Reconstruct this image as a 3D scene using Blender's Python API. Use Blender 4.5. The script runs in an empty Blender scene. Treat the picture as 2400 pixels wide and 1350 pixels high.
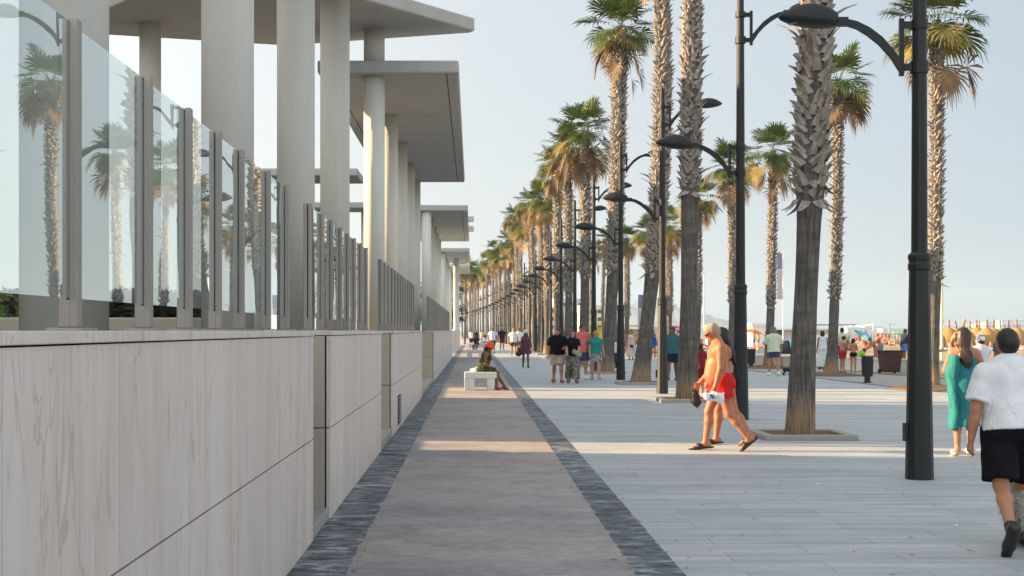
import bpy, math, random
import numpy as np
from mathutils import Vector, Matrix
R = math.radians
scene = bpy.context.scene
COL = scene.collection

# ---------------------------------------------------------------- camera, sky, sun, exposure
EYE = 1.65                      # eye height; 2400 px wide photo, 3300 px focal length
cam_d = bpy.data.cameras.new('camera'); cam = bpy.data.objects.new('camera', cam_d); COL.objects.link(cam)
cam.location = (0, 0, EYE); cam.rotation_euler = (R(90), 0, 0)
cam_d.sensor_width = 36; cam_d.lens = 49.5; cam_d.shift_x = 0.0383; cam_d.shift_y = 0.0417
cam_d.clip_start = 0.1; cam_d.clip_end = 30000
scene.camera = cam
SUN_EL = 17.0; SUN_DY = -0.10   # the light travels to +X and a little towards the viewer
world = bpy.data.worlds.new('World'); scene.world = world; world.use_nodes = True
SKY_VEIL = 6.9
wn = world.node_tree; wn.nodes.clear()
sky = wn.nodes.new('ShaderNodeTexSky'); sky.sky_type = 'NISHITA'; sky.sun_disc = False
sky.sun_elevation = R(SUN_EL); sky.sun_rotation = R(-90) + math.atan(-SUN_DY)
sky.air_density = 1.0; sky.dust_density = 1.6; sky.ozone_density = 1.3; sky.altitude = 0
bg = wn.nodes.new('ShaderNodeBackground'); bg.inputs['Strength'].default_value = 0.055
wo = wn.nodes.new('ShaderNodeOutputWorld')
# thin bright summer haze over the clear sky: brighter toward the sun on the left, bluer overhead
wtc = wn.nodes.new('ShaderNodeTexCoord'); wsx = wn.nodes.new('ShaderNodeSeparateXYZ'); wn.links.new(wtc.outputs['Generated'], wsx.inputs[0])
def wramp(sock, stops, a, b):
    mr = wn.nodes.new('ShaderNodeMapRange'); mr.inputs[1].default_value = a; mr.inputs[2].default_value = b; wn.links.new(sock, mr.inputs[0])
    r = wn.nodes.new('ShaderNodeValToRGB'); wn.links.new(mr.outputs[0], r.inputs[0])
    while len(r.color_ramp.elements) < len(stops): r.color_ramp.elements.new(.5)
    for e, (p, c) in zip(r.color_ramp.elements, stops): e.position = (p - a) / (b - a); e.color = (*c, 1)
    return r.outputs[0]
side = wramp(wsx.outputs[0], [(-1, (1.30, 1.20, 1.05)), (-.35, (1.0, .99, .97)), (0, (.665, .695, .725)), (.36, (.475, .545, .625)), (.62, (.66, .73, .79)), (1, (.84, .87, .90))], -1, 1)  # far right raised out of view, added to brighten the marble walls
elev = wramp(wsx.outputs[2], [(0, (1.03, .99, .97)), (.12, (1, 1, 1)), (.35, (.98, 1.0, 1.02)), (1, (.95, 1.02, 1.12))], 0, 1)
def wmix(mode, fac, a, b):
    x = wn.nodes.new('ShaderNodeMix'); x.data_type = 'RGBA'; x.blend_type = mode; x.clamp_result = False
    x.inputs[0].default_value = fac
    for k, v in ((6, a), (7, b)):
        if isinstance(v, tuple): x.inputs[k].default_value = v
        else: wn.links.new(v, x.inputs[k])
    return x.outputs[2]
back = wramp(wsx.outputs[1], [(-1, (2.0, 1.96, 1.88)), (-.1, (1.25, 1.23, 1.2)), (.4, (1, 1, 1)), (1, (1, 1, 1))], -1, 1)  # sky behind the camera raised, added to brighten the column fronts
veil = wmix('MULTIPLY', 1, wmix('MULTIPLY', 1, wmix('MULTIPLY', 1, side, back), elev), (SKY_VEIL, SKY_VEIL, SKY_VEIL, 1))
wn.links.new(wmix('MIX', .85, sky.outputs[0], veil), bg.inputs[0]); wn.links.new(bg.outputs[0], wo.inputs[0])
sun_d = bpy.data.lights.new('sun', 'SUN'); sun = bpy.data.objects.new('sun', sun_d); COL.objects.link(sun)
sun_d.energy = 5.0; sun_d.angle = R(0.5); sun_d.color = (1.0, 0.70, 0.39)
sd = Vector((math.cos(R(SUN_EL)), math.cos(R(SUN_EL)) * SUN_DY, -math.sin(R(SUN_EL))))
sun.rotation_euler = sd.to_track_quat('-Z', 'Y').to_euler()
scene.view_settings.view_transform = 'Standard'; scene.view_settings.look = 'None'
scene.view_settings.exposure = 1.63; scene.view_settings.gamma = 1
try: scene.view_settings.use_curve_mapping = False
except Exception: pass
scene.render.engine = 'CYCLES'
cy = scene.cycles
cy.max_bounces = 7; cy.diffuse_bounces = 3; cy.glossy_bounces = 3; cy.transmission_bounces = 4
cy.transparent_max_bounces = 24; cy.volume_bounces = 0; cy.caustics_reflective = False; cy.caustics_refractive = False
cy.use_denoising = True

HAZE = 0.00022
def P(px, py, z=0.0):
    "the ground point seen at a pixel of the 2400 x 1350 photo"
    Y = (EYE - z) * 3300 / (py - 775.0)
    return ((px - 1108) / 3300 * Y, Y)
def PX(px, Y): return (px - 1108) / 3300 * Y
def PZ(py, Y): return EYE + (775 - py) / 3300 * Y

# ---------------------------------------------------------------- objects
def tag(o, label=None, cat=None, group=None, kind=None):
    if label: o['label'] = label
    if cat: o['category'] = cat
    if group: o['group'] = group
    if kind: o['kind'] = kind
    return o
def thing(name, label, cat, loc=(0, 0, 0), rz=0.0, group=None):
    o = bpy.data.objects.new(name, None); COL.objects.link(o)
    o.empty_display_size = 0.2
    o.location = loc; o.rotation_euler = (0, 0, rz)
    return tag(o, label, cat, group)
def link(name, me, parent=None):
    o = bpy.data.objects.new(name, me); COL.objects.link(o)
    if parent: o.parent = parent
    return o
def kids(o): return [c for c in COL.objects if c.parent == o]
def dup(root, loc, rz=0.0, scale=1.0, label=None, group=None):
    r = root.copy(); COL.objects.link(r); r.location = loc; r.rotation_euler = (0, 0, rz)
    r.scale = (scale,) * 3 if not hasattr(scale, '__len__') else scale
    if label: r['label'] = label
    if group: r['group'] = group
    for ch in list(root.children):
        c = ch.copy(); COL.objects.link(c); c.parent = r
        for g in ch.children:
            d = g.copy(); COL.objects.link(d); d.parent = c
    return r

class MB:
    "collects shapes for ONE mesh object"
    def __init__(s): s.v = []; s.f = []; s.m = []; s.mi = 0
    def add(s, vs, fs):
        n = len(s.v); s.v.extend([tuple(p) for p in vs])
        s.f.extend([tuple(i + n for i in f) for f in fs]); s.m.extend([s.mi] * len(fs)); return s
    def box(s, x0, x1, y0, y1, z0, z1):
        vs = [(x, y, z) for z in (z0, z1) for y in (y0, y1) for x in (x0, x1)]
        return s.add(vs, [(0, 2, 3, 1), (4, 5, 7, 6), (0, 1, 5, 4), (2, 6, 7, 3), (0, 4, 6, 2), (1, 3, 7, 5)])
    def tube(s, pts, rad, n=10, caps=True, sx=1.0, up=(0, 0, 1)):
        pts = [Vector(p) for p in pts]
        if not hasattr(rad, '__len__'): rad = [rad] * len(pts)
        base = len(s.v); prev = None; vs = []
        for i, p in enumerate(pts):
            t = (pts[min(i + 1, len(pts) - 1)] - pts[max(i - 1, 0)])
            if t.length < 1e-9: t = Vector((0, 0, 1))
            t.normalize()
            if prev is None:
                a = Vector(up) if abs(t.dot(Vector(up))) < .95 else Vector((1, 0, 0))
                u = (a - t * a.dot(t)).normalized()
            else:
                u = (prev - t * prev.dot(t)); u = u.normalized() if u.length > 1e-6 else t.orthogonal().normalized()
            prev = u; w = t.cross(u)
            for k in range(n):
                a = 2 * math.pi * k / n
                vs.append(p + (u * math.cos(a) + w * (math.sin(a) * sx)) * rad[i])
        fs = []
        for i in range(len(pts) - 1):
            for k in range(n):
                fs.append((i * n + k, i * n + (k + 1) % n, (i + 1) * n + (k + 1) % n, (i + 1) * n + k))
        if caps:
            fs.append(tuple(range(n - 1, -1, -1))); fs.append(tuple((len(pts) - 1) * n + k for k in range(n)))
        return s.add(vs, fs)
    def lathe(s, prof, n=24, c=(0, 0), sq=None):
        vs = []; fs = []
        for r, z in prof:
            for k in range(n):
                a = 2 * math.pi * (k + .5) / n
                vs.append((c[0] + r * math.cos(a), c[1] + r * math.sin(a), z))
        for i in range(len(prof) - 1):
            for k in range(n):
                fs.append((i * n + k, i * n + (k + 1) % n, (i + 1) * n + (k + 1) % n, (i + 1) * n + k))
        fs.append(tuple(range(n - 1, -1, -1))); fs.append(tuple((len(prof) - 1) * n + k for k in range(n)))
        return s.add(vs, fs)
    def prism(s, poly, z0, z1):
        n = len(poly)
        vs = [(x, y, z0) for x, y in poly] + [(x, y, z1) for x, y in poly]
        fs = [tuple(range(n - 1, -1, -1)), tuple(range(n, 2 * n))]
        fs += [(i, (i + 1) % n, n + (i + 1) % n, n + i) for i in range(n)]
        return s.add(vs, fs)
    def sheet(s, poly, z):
        return s.add([(x, y, z) for x, y in poly], [tuple(range(len(poly)))])
    def mesh(s, name, mats, smooth=False, bevel=0):
        me = bpy.data.meshes.new(name); me.from_pydata(s.v, [], s.f)
        if not isinstance(mats, (list, tuple)): mats = [mats]
        for m in mats: me.materials.append(m)
        if any(s.m): me.polygons.foreach_set('material_index', s.m)
        if smooth: me.polygons.foreach_set('use_smooth', [True] * len(s.f))
        me.update(); return me
    def build(s, name, mats, parent=None, smooth=False, bevel=0):
        o = link(name, s.mesh(name, mats, smooth), parent)
        if bevel:
            b = o.modifiers.new('bevel', 'BEVEL'); b.width = bevel; b.segments = 2; b.limit_method = 'ANGLE'; b.angle_limit = R(40)
        return o
def fastmesh(name, V, F, mats, mi=None, smooth=True):
    "numpy verts + quads/tris (triangles repeat nothing: pass lists of equal-size faces)"
    me = bpy.data.meshes.new(name)
    V = np.asarray(V, np.float32); F = np.asarray(F, np.int32); k = F.shape[1]
    me.vertices.add(len(V)); me.vertices.foreach_set('co', V.ravel())
    me.loops.add(F.size); me.loops.foreach_set('vertex_index', F.ravel())
    me.polygons.add(len(F)); me.polygons.foreach_set('loop_start', np.arange(0, F.size, k, dtype=np.int32))
    try: me.polygons.foreach_set('loop_total', np.full(len(F), k, np.int32))
    except Exception: pass
    for m in (mats if isinstance(mats, (list, tuple)) else [mats]): me.materials.append(m)
    if mi is not None: me.polygons.foreach_set('material_index', np.asarray(mi, np.int32))
    me.polygons.foreach_set('use_smooth', np.full(len(F), smooth))
    me.update(calc_edges=True); me.validate(); return me

# ---------------------------------------------------------------- materials
class MT:
    def __init__(s, name, rough=.7, metal=0.0, spec=.4):
        s.m = bpy.data.materials.new(name); s.m.use_nodes = True; s.t = s.m.node_tree
        s.b = s.t.nodes['Principled BSDF']; s.out = s.t.nodes['Material Output']
        s.b.inputs['Roughness'].default_value = rough; s.b.inputs['Metallic'].default_value = metal
        s.b.inputs['Specular IOR Level'].default_value = spec
    def n(s, typ, **kw):
        nd = s.t.nodes.new('ShaderNode' + typ)
        for k, v in kw.items(): setattr(nd, k, v)
        return nd
    def set(s, sock, v):
        if isinstance(v, bpy.types.NodeSocket): s.t.links.new(v, sock)
        elif v is not None:
            if hasattr(v, '__len__') and len(v) == 3 and sock.type == 'RGBA': v = (*v, 1)
            sock.default_value = v
    def co(s, scale=(1, 1, 1), rot=(0, 0, 0), src='Object'):
        c = s.n('TexCoord'); mp = s.n('Mapping'); s.set(mp.inputs[0], c.outputs[src])
        mp.inputs['Scale'].default_value = scale; mp.inputs['Rotation'].default_value = rot; return mp.outputs[0]
    def noise(s, vec, scale=5, detail=4, rough=.55, dist=0):
        x = s.n('TexNoise'); s.set(x.inputs['Vector'], vec); x.inputs['Scale'].default_value = scale
        x.inputs['Detail'].default_value = detail; x.inputs['Roughness'].default_value = rough
        x.inputs['Distortion'].default_value = dist; return x.outputs[0]
    def voro(s, vec, scale=5, feature='F1', out='Distance', rnd=1):
        x = s.n('TexVoronoi', feature=feature); s.set(x.inputs['Vector'], vec); x.inputs['Scale'].default_value = scale
        x.inputs['Randomness'].default_value = rnd; return x.outputs[out]
    def ramp(s, fac, stops, interp='LINEAR'):
        r = s.n('ValToRGB'); s.set(r.inputs[0], fac); cr = r.color_ramp; cr.interpolation = interp
        while len(cr.elements) < len(stops): cr.elements.new(.5)
        for e, (p, c) in zip(cr.elements, stops):
            e.position = p; e.color = (*c, 1) if hasattr(c, '__len__') else (c, c, c, 1)
        return r.outputs[0]
    def mix(s, fac, a, b, mode='MIX'):
        x = s.n('Mix', data_type='RGBA', blend_type=mode)
        s.set(x.inputs[0], fac); s.set(x.inputs[6], a); s.set(x.inputs[7], b); return x.outputs[2]
    def math(s, op, a, b=0.0):
        x = s.n('Math', operation=op); s.set(x.inputs[0], a); s.set(x.inputs[1], b); return x.outputs[0]
    def color(s, c): s.set(s.b.inputs['Base Color'], c); return s
    def bump(s, h, strength=.3, dist=.02, normal=None):
        x = s.n('Bump'); x.inputs['Strength'].default_value = strength; x.inputs['Distance'].default_value = dist
        s.set(x.inputs['Height'], h); s.set(x.inputs['Normal'], normal); s.set(s.b.inputs['Normal'], x.outputs[0]); return x.outputs[0]

def plain(name, c, rough=.6, var=.12, scale=6, metal=0.0, spec=.4, bump=0, bscale=60, stretch=(1, 1, 1)):
    m = MT(name, rough, metal, spec); v = m.co(stretch)
    f = m.noise(v, scale, 5)
    lo = tuple(x * (1 - var) for x in c); hi = tuple(min(1, x * (1 + var)) for x in c)
    m.color(m.ramp(f, [(.3, lo), (.7, hi)]))
    if bump: m.bump(m.noise(v, bscale, 3), bump, .01)
    return m.m

def mat_marble():
    m = MT('veined_marble', .45, 0, .35); v = m.co((1, 1, .16)); v2 = m.co((1, 1, .3))
    base = m.ramp(m.noise(v, 3.2, 6, .6, .4), [(.28, (.60, .505, .45)), (.5, (.685, .605, .55)), (.72, (.735, .67, .62))])
    st = m.ramp(m.noise(v, 16, 5, .65), [(.50, 0), (.72, 1)])
    c = m.mix(m.math('MULTIPLY', st, .25), base, (.45, .385, .34))
    vn = m.ramp(m.noise(v2, 2.6, 3, .5, 1.5), [(.485, 0), (.5, 1), (.515, 0)])
    msk = m.ramp(m.noise(m.co((1, 1, .5)), 1.3, 2), [(.50, 0), (.62, 1)])
    c = m.mix(m.math('MULTIPLY', m.math('MULTIPLY', vn, msk), .45), c, (.36, .21, .12))
    fl = m.ramp(m.noise(m.co((1, 1, .10)), 26, 2, .5), [(.66, 0), (.72, 1)])
    c = m.mix(m.math('MULTIPLY', fl, .38), c, (.34, .26, .20))
    # slab seams every 1.2 m along the wall
    br = m.n('TexBrick'); cc = m.n('TexCoord'); sx = m.n('SeparateXYZ'); m.set(sx.inputs[0], cc.outputs['Object'])
    cb = m.n('CombineXYZ'); m.set(cb.inputs[0], sx.outputs[1]); m.set(cb.inputs[1], sx.outputs[2])
    m.set(br.inputs['Vector'], cb.outputs[0]); br.inputs['Scale'].default_value = 1; br.offset = 0
    br.inputs['Brick Width'].default_value = 1.25; br.inputs['Row Height'].default_value = 9; br.inputs['Mortar Size'].default_value = .003
    br.inputs['Color1'].default_value = (1, 1, 1, 1); br.inputs['Color2'].default_value = (.93, .93, .94, 1); br.inputs['Mortar'].default_value = (.62, .6, .58, 1)
    c = m.mix(1.0, c, br.outputs[0], 'MULTIPLY')
    m.color(c); m.bump(m.noise(m.co(), 40, 4), .08, .01); return m.m
def mat_paving():
    m = MT('promenade_paving', .62, 0, .35); g = m.co()
    br = m.n('TexBrick'); m.set(br.inputs['Vector'], g); br.inputs['Scale'].default_value = 1
    br.inputs['Brick Width'].default_value = 1.25; br.inputs['Row Height'].default_value = .42; br.inputs['Mortar Size'].default_value = .007; br.inputs['Mortar Smooth'].default_value = .4
    br.inputs['Color1'].default_value = (.425, .445, .45, 1); br.inputs['Color2'].default_value = (.50, .515, .512, 1); br.inputs['Mortar'].default_value = (.33, .33, .33, 1)
    band = m.ramp(m.noise(m.co((.05, 1, 1)), .9, 3, .6), [(.3, (.80, .83, .86)), (.55, (1, 1, 1)), (.75, (1.0, .96, .92))])
    c = m.mix(1, br.outputs[0], band, 'MULTIPLY')
    streak = m.ramp(m.noise(m.co((.22, 2.2, 1)), 3.0, 5, .7), [(.36, .74), (.62, 1.04)])
    c = m.mix(1, c, streak, 'MULTIPLY')
    spot = m.ramp(m.noise(g, 26, 3), [(.25, .86), (.5, 1)])
    c = m.mix(1, c, spot, 'MULTIPLY')
    m.color(c); m.bump(m.math('ADD', br.outputs[1], m.math('MULTIPLY', m.noise(m.co((.4, 2, 1)), 14, 4), -.6)), .35, -.012)
    m.set(m.b.inputs['Roughness'], m.ramp(m.noise(m.co((.2, 1, 1)), 3, 3), [(.3, .5), (.7, .75)])); return m.m
def mat_path():
    m = MT('brown_grey_concrete', .75, 0, .3); g = m.co()
    base = m.ramp(m.noise(m.co((.8, 1, 1)), 1.5, 7, .7, .6), [(.28, (.285, .252, .232)), (.5, (.36, .328, .308)), (.72, (.435, .402, .383))])
    st = m.ramp(m.noise(m.co((.5, 1.3, 1)), 2.2, 6, .75), [(.56, 0), (.74, 1)])
    c = m.mix(m.math('MULTIPLY', st, .5), base, (.60, .575, .56))
    dk = m.ramp(m.noise(m.co((.6, 1.1, 1)), 1.3, 5, .65), [(.60, 0), (.72, 1)])
    c = m.mix(m.math('MULTIPLY', dk, .5), c, (.24, .205, .19))
    big = m.noise(m.co((.5, .8, 1)), .55, 4, .6); c = m.mix(1, c, m.ramp(big, [(.34, (.74, .79, .86)), (.5, (1, 1, 1)), (.66, (1.04, .95, .89))]), 'MULTIPLY')
    jn = m.n('TexBrick'); jv = m.co(); jv.node.inputs['Location'].default_value = (37, 0, 0); m.set(jn.inputs['Vector'], jv); jn.inputs['Scale'].default_value = 1; jn.inputs['Brick Width'].default_value = 100; jn.inputs['Row Height'].default_value = 4.2; jn.inputs['Mortar Size'].default_value = .008; jn.offset = 0
    for q, w_ in (('Color1', (1, 1, 1, 1)), ('Color2', (.97, .96, .96, 1)), ('Mortar', (.80, .78, .76, 1))): jn.inputs[q].default_value = w_
    c = m.mix(1, c, jn.outputs[0], 'MULTIPLY')
    c = m.mix(1, c, m.ramp(m.noise(m.co((.6, 1, 1)), 11, 7, .85), [(.34, .74), (.66, 1.22)]), 'MULTIPLY')
    m.color(c); m.bump(m.noise(m.co((.4, 1, 1)), 18, 6, .7), .35, .015); return m.m
def mat_cobble():
    m = MT('rough_basalt', .55, 0, .45)
    v = m.co((2.2, 5.2, 1)); nz = m.noise(v, 1.0, 5, .72, 1.2)
    d = m.voro(m.co((5, 8, 1)), 1, 'DISTANCE_TO_EDGE')
    c = m.ramp(nz, [(.36, (.008, .011, .017)), (.46, (.05, .065, .09)), (.54, (.13, .155, .19)), (.64, (.40, .42, .43))])
    c = m.mix(m.ramp(d, [(0, .55), (.06, 0)]), c, (.02, .022, .026))
    dust = m.ramp(m.noise(m.co((1.2, 1.0, 1)), 1.2, 5, .65), [(.52, 0), (.70, 1)])
    c = m.mix(m.math('MULTIPLY', dust, .6), c, (.30, .28, .25))
    sp = m.n('SeparateXYZ'); tc = m.n('TexCoord'); m.set(sp.inputs[0], tc.outputs['Object']); ex = None
    for xe in (-.86, 1.10, 1.44):
        q = m.math('ABSOLUTE', m.math('SUBTRACT', sp.outputs[0], xe)); ex = q if ex is None else m.math('MINIMUM', ex, q)
    ed = m.math('SUBTRACT', m.math('MULTIPLY', m.noise(m.co((2, 1.6, 1)), 2.0, 5, .7), .12), m.math('ADD', ex, .05))
    c = m.mix(m.ramp(ed, [(0, 0), (.02, .85)]), c, (.36, .335, .30))
    m.color(c); m.bump(m.math('ADD', nz, m.math('MULTIPLY', d, .6)), 1.0, .03); return m.m
def mat_sand():
    m = MT('beach_sand', .95, 0, .1); g = m.co()
    c = m.ramp(m.noise(m.co((.35, 1, 1)), .12, 6, .65), [(.3, (.36, .265, .165)), (.6, (.45, .34, .22)), (.8, (.50, .39, .27))])
    c = m.mix(1, c, m.ramp(m.noise(g, 1.1, 5, .7), [(.35, .72), (.6, 1.05)]), 'MULTIPLY')
    m.color(c); m.bump(m.noise(g, 1.6, 6, .7), .8, .12); return m.m
def mat_sea():
    m = MT('sea_water', .25, 0, .5)
    m.color(m.ramp(m.noise(m.co((.02, .004, 1)), 1, 4), [(.3, (.055, .10, .125)), (.7, (.09, .15, .17))]))
    m.bump(m.noise(m.co((.25, .1, 1)), 1, 4), .5, .3); return m.m
def mat_trunk():
    m = MT('palm_trunk_bark', .9, 0, .15)
    v = m.co((1, 1, .12)); rg = m.co((.25, .25, 1))
    f = m.noise(v, 22, 6, .7, .3)
    c = m.ramp(f, [(.25, (.095, .087, .079)), (.5, (.145, .133, .12)), (.75, (.205, .19, .172))])
    c = m.mix(1, c, m.ramp(m.noise(rg, 9, 4), [(.35, .78), (.65, 1.1)]), 'MULTIPLY')
    sp = m.n('SeparateXYZ'); cc = m.n('TexCoord'); m.set(sp.inputs[0], cc.outputs['Object'])
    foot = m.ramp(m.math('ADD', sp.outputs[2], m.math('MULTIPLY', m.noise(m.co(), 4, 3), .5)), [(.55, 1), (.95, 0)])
    c = m.mix(m.math('MULTIPLY', foot, .88), c, (.36, .25, .155))  # orange sunlight on the trunk base, painted into the bark colour
    fis = m.ramp(m.noise(m.co((1, 1, .05)), 34, 2), [(.36, .62), (.5, 1)])
    c = m.mix(1, c, fis, 'MULTIPLY')
    m.color(c); m.bump(m.math('ADD', f, fis), .9, .03); return m.m
def mat_boot():
    m = MT('old_frond_bases', .85, 0, .2)
    f = m.noise(m.co((1, 1, .5)), 9, 5, .6)
    c = m.ramp(f, [(.25, (.17, .145, .12)), (.5, (.31, .275, .235)), (.75, (.43, .39, .34))])
    c = m.mix(m.ramp(m.noise(m.co(), 2.2, 3), [(.52, 0), (.7, .5)]), c, (.30, .19, .10))
    fb = m.noise(m.co((1, 1, .15)), 70, 3, .6); c = m.mix(1, c, m.ramp(fb, [(.3, .72), (.6, 1.08)]), 'MULTIPLY')
    m.color(c); m.bump(fb, .6, .01); return m.m
def mat_leaf(name, a, b, tr=.25):
    m = MT(name, .5, 0, .35)
    m.color(m.ramp(m.noise(m.co(), 2.3, 3), [(.3, a), (.7, b)]))
    tl = m.n('BsdfTranslucent'); m.set(tl.inputs[0], (b[0] * 1.2, b[1] * 1.2, b[2] * .9))
    mx = m.n('MixShader'); mx.inputs[0].default_value = tr
    m.set(mx.inputs[1], m.b.outputs[0]); m.set(mx.inputs[2], tl.outputs[0]); m.set(m.out.inputs[0], mx.outputs[0]); return m.m
def mat_glass():
    m = MT('greenish_glass_sheet', .02)
    tr = m.n('BsdfTransparent'); m.set(tr.inputs[0], (.90, .945, .93, 1))
    gl = m.n('BsdfGlossy'); gl.inputs['Roughness'].default_value = .0; m.set(gl.inputs[0], (.95, .98, .97, 1))
    bp = m.n('Bump'); bp.inputs['Strength'].default_value = .02; bp.inputs['Distance'].default_value = .02
    m.set(bp.inputs['Height'], m.noise(m.co(), 2.2, 1)); m.set(gl.inputs['Normal'], bp.outputs[0])
    fr = m.n('Fresnel'); fr.inputs[0].default_value = 3.2
    ge = m.n('NewGeometry'); front = m.math('SUBTRACT', 1.0, ge.outputs['Backfacing']); fac = m.math('MINIMUM', m.math('MULTIPLY', m.math('MULTIPLY', fr.outputs[0], 1.52), front), .95)
    mx = m.n('MixShader'); m.set(mx.inputs[0], fac); m.set(mx.inputs[1], tr.outputs[0]); m.set(mx.inputs[2], gl.outputs[0])
    df = m.n('BsdfDiffuse'); m.set(df.inputs[0], (.62, .70, .68, 1)); m2 = m.n('MixShader'); m.set(m2.inputs[0], m.math('MULTIPLY', m.ramp(m.noise(m.co((1, 1, .4)), 2.5, 4), [(.3, .05), (.7, .14)]), front))
    m.set(m2.inputs[1], mx.outputs[0]); m.set(m2.inputs[2], df.outputs[0]); m.set(m.out.inputs[0], m2.outputs[0]); return m.m
def mat_pattern(name, a, b, c, scale=30, rough=.8, stretch=(1, 1, 1), dist=0):
    m = MT(name, rough, 0, .2); v = m.co(stretch)
    x = m.ramp(m.noise(v, scale, 3, .5, dist), [(.38, a), (.45, b), (.56, b), (.62, c)], 'CONSTANT' if dist == 0 else 'LINEAR')
    m.color(x); return m.m
def cloth(name, c, var=.10, wr=.5):
    m = MT(name, .85, 0, .15); v = m.co((1, 1, .55))
    m.color(m.ramp(m.noise(m.co(), 7, 4), [(.3, tuple(x * (1 - var) for x in c)), (.7, tuple(min(1, x * (1 + var)) for x in c))]))
    f = m.noise(v, 9, 3, .5, 1.2); m.bump(f, wr, .03); return m.m
def skin(name, c):
    m = MT(name, .5, 0, .4)
    hi = tuple(min(1, x * 1.12) for x in c); lo = (c[0] * .92, c[1] * .78, c[2] * .72)
    m.color(m.mix(1, m.ramp(m.noise(m.co(), 7, 5, .65), [(.3, lo), (.65, hi)]), m.ramp(m.noise(m.co(), 45, 3), [(.3, (.93, .89, .88)), (.6, (1.02, 1.0, 1.0))]), 'MULTIPLY'))
    m.b.inputs['Subsurface Weight'].default_value = .12; m.b.inputs['Subsurface Radius'].default_value = (.02, .008, .004)
    m.bump(m.noise(m.co(), 90, 2), .08, .004); return m.m
def concrete(name, c, streak=.12):
    m = MT(name, .8, 0, .25)
    f = m.noise(m.co((1, 1, .18)), 2.4, 6, .65)
    x = m.ramp(f, [(.28, tuple(k * (1 - streak) for k in c)), (.6, c), (.8, tuple(min(1, k * (1 + streak * .6)) for k in c))])
    x = m.mix(1, x, m.ramp(m.noise(m.co(), 30, 3), [(.28, .93), (.5, 1)]), 'MULTIPLY')
    m.color(x); m.bump(m.noise(m.co(), 70, 3), .12, .006); return m.m
M = {}
M['marble'] = mat_marble(); M['paving'] = mat_paving(); M['path'] = mat_path(); M['cobble'] = mat_cobble()
M['sand'] = mat_sand(); M['sea'] = mat_sea(); M['trunk'] = mat_trunk(); M['boot'] = mat_boot(); M['glass'] = mat_glass()
M['leaf'] = mat_leaf('palm_leaf_green', (.035, .065, .018), (.085, .125, .03))
M['leafy'] = mat_leaf('palm_leaf_yellowing', (.13, .12, .028), (.26, .215, .06))
M['leafd'] = mat_leaf('palm_leaf_dead', (.115, .072, .042), (.27, .185, .105))
M['hedge'] = mat_leaf('hedge_leaf', (.05, .11, .012), (.13, .22, .03)); M['darkleaf'] = mat_leaf('dark_foliage', (.018, .022, .012), (.05, .055, .03), .1)
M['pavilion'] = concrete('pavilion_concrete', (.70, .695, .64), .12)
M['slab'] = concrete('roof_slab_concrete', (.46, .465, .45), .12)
M['terrace'] = plain('dark_terrace_tiles', (.17, .165, .155), .8, .15, 3)
M['limestone'] = concrete('beige_limestone', (.50, .43, .35), .16)
M['white_conc'] = concrete('white_concrete', (.72, .72, .69), .10)
M['steel'] = plain('brushed_steel', (.30, .275, .25), .45, .14, 3, .6, .5, .15, 120, (1, 1, .06))
M['gap'] = plain('dark_joint', (.02, .02, .02), .9)
M['lamp'] = plain('dark_green_lamp_paint', (.004, .0065, .007), .5, .2, 5, 0, .5, .1, 50)
M['lens'] = plain('lamp_diffuser', (.28, .29, .29), .3)
M['soil'] = plain('dry_soil', (.16, .115, .075), .95, .3, 8, 0, .1, .6, 40)
M['kerb'] = concrete('pit_kerb_stone', (.36, .34, .31), .14)
M['white'] = plain('white_paint', (.74, .75, .75), .5, .05)
M['black'] = plain('black_plastic', (.014, .014, .016), .45, .2, 6, 0, .5, .1, 40)
M['brownbin'] = plain('brown_plastic', (.055, .024, .02), .45, .15, 4)
M['thatch'] = plain('straw_thatch', (.36, .225, .09), .95, .4, 22, 0, .1, .8, 50, (1, 1, .12))
M['wood'] = plain('weathered_pole', (.30, .19, .12), .85, .2)
M['walk'] = plain('beach_walk_paving', (.33, .31, .285), .8, .12, 1.2, 0, .3, .2, 30, (.4, 1, 1))
M['earth'] = plain('bare_ground', (.25, .22, .17), .95, .15, .05)
# ---------------------------------------------------------------- ground, water, terrain
def ground_sheet(name, poly, z, mat, kind='structure'):
    o = MB().sheet(poly, z).build(name, mat); o['kind'] = kind; return o
ground_sheet('ground', [(-400, -380), (3100, -380), (3100, 5500), (-400, 5500)], -1.6, M['earth'])
ground_sheet('sea', [(135, -380), (3100, -380), (3100, 5500), (135, 5500)], -1.0, M['sea'])
# pavements in front: the brown path between two basalt strips, then the promenade and the beach walk
ground_sheet('promenade', [(1.44, -12), (24, -12), (24, 420), (-60, 420), (-60, 260), (1.44, 160)], -0.004, M['paving'])
bm_ = MB(); bm_.box(-60, 24.2, -12.2, 420, -1.6, -0.02); o = bm_.build('promenade_foundation', M['earth']); o['kind'] = 'structure'
ground_sheet('path', [(-.86, -12), (1.1, -12), (1.1, 160), (-.86, 160)], 0.0, M['path'])
ground_sheet('basalt_strip', [(-1.26, -12), (-.86, -12), (-.86, 160), (-1.26, 160)], -0.002, M['cobble'])
ground_sheet('basalt_strip', [(1.1, -12), (1.44, -12), (1.44, 160), (1.1, 160)], -0.002, M['cobble'])
ground_sheet('forecourt', [(-60, -12), (-1.26, -12), (-1.26, 160), (-60, 160)], -0.006, M['paving'])
KERB = [(14.6, -12), (13.6, 28), (13.2, 34), (12.3, 40), (11.9, 50), (11.3, 60), (11.3, 420)]
ground_sheet('beach_walk', KERB + [(24, 420), (24, -12)], 0.0, M['walk'])
kb = MB()
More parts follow.
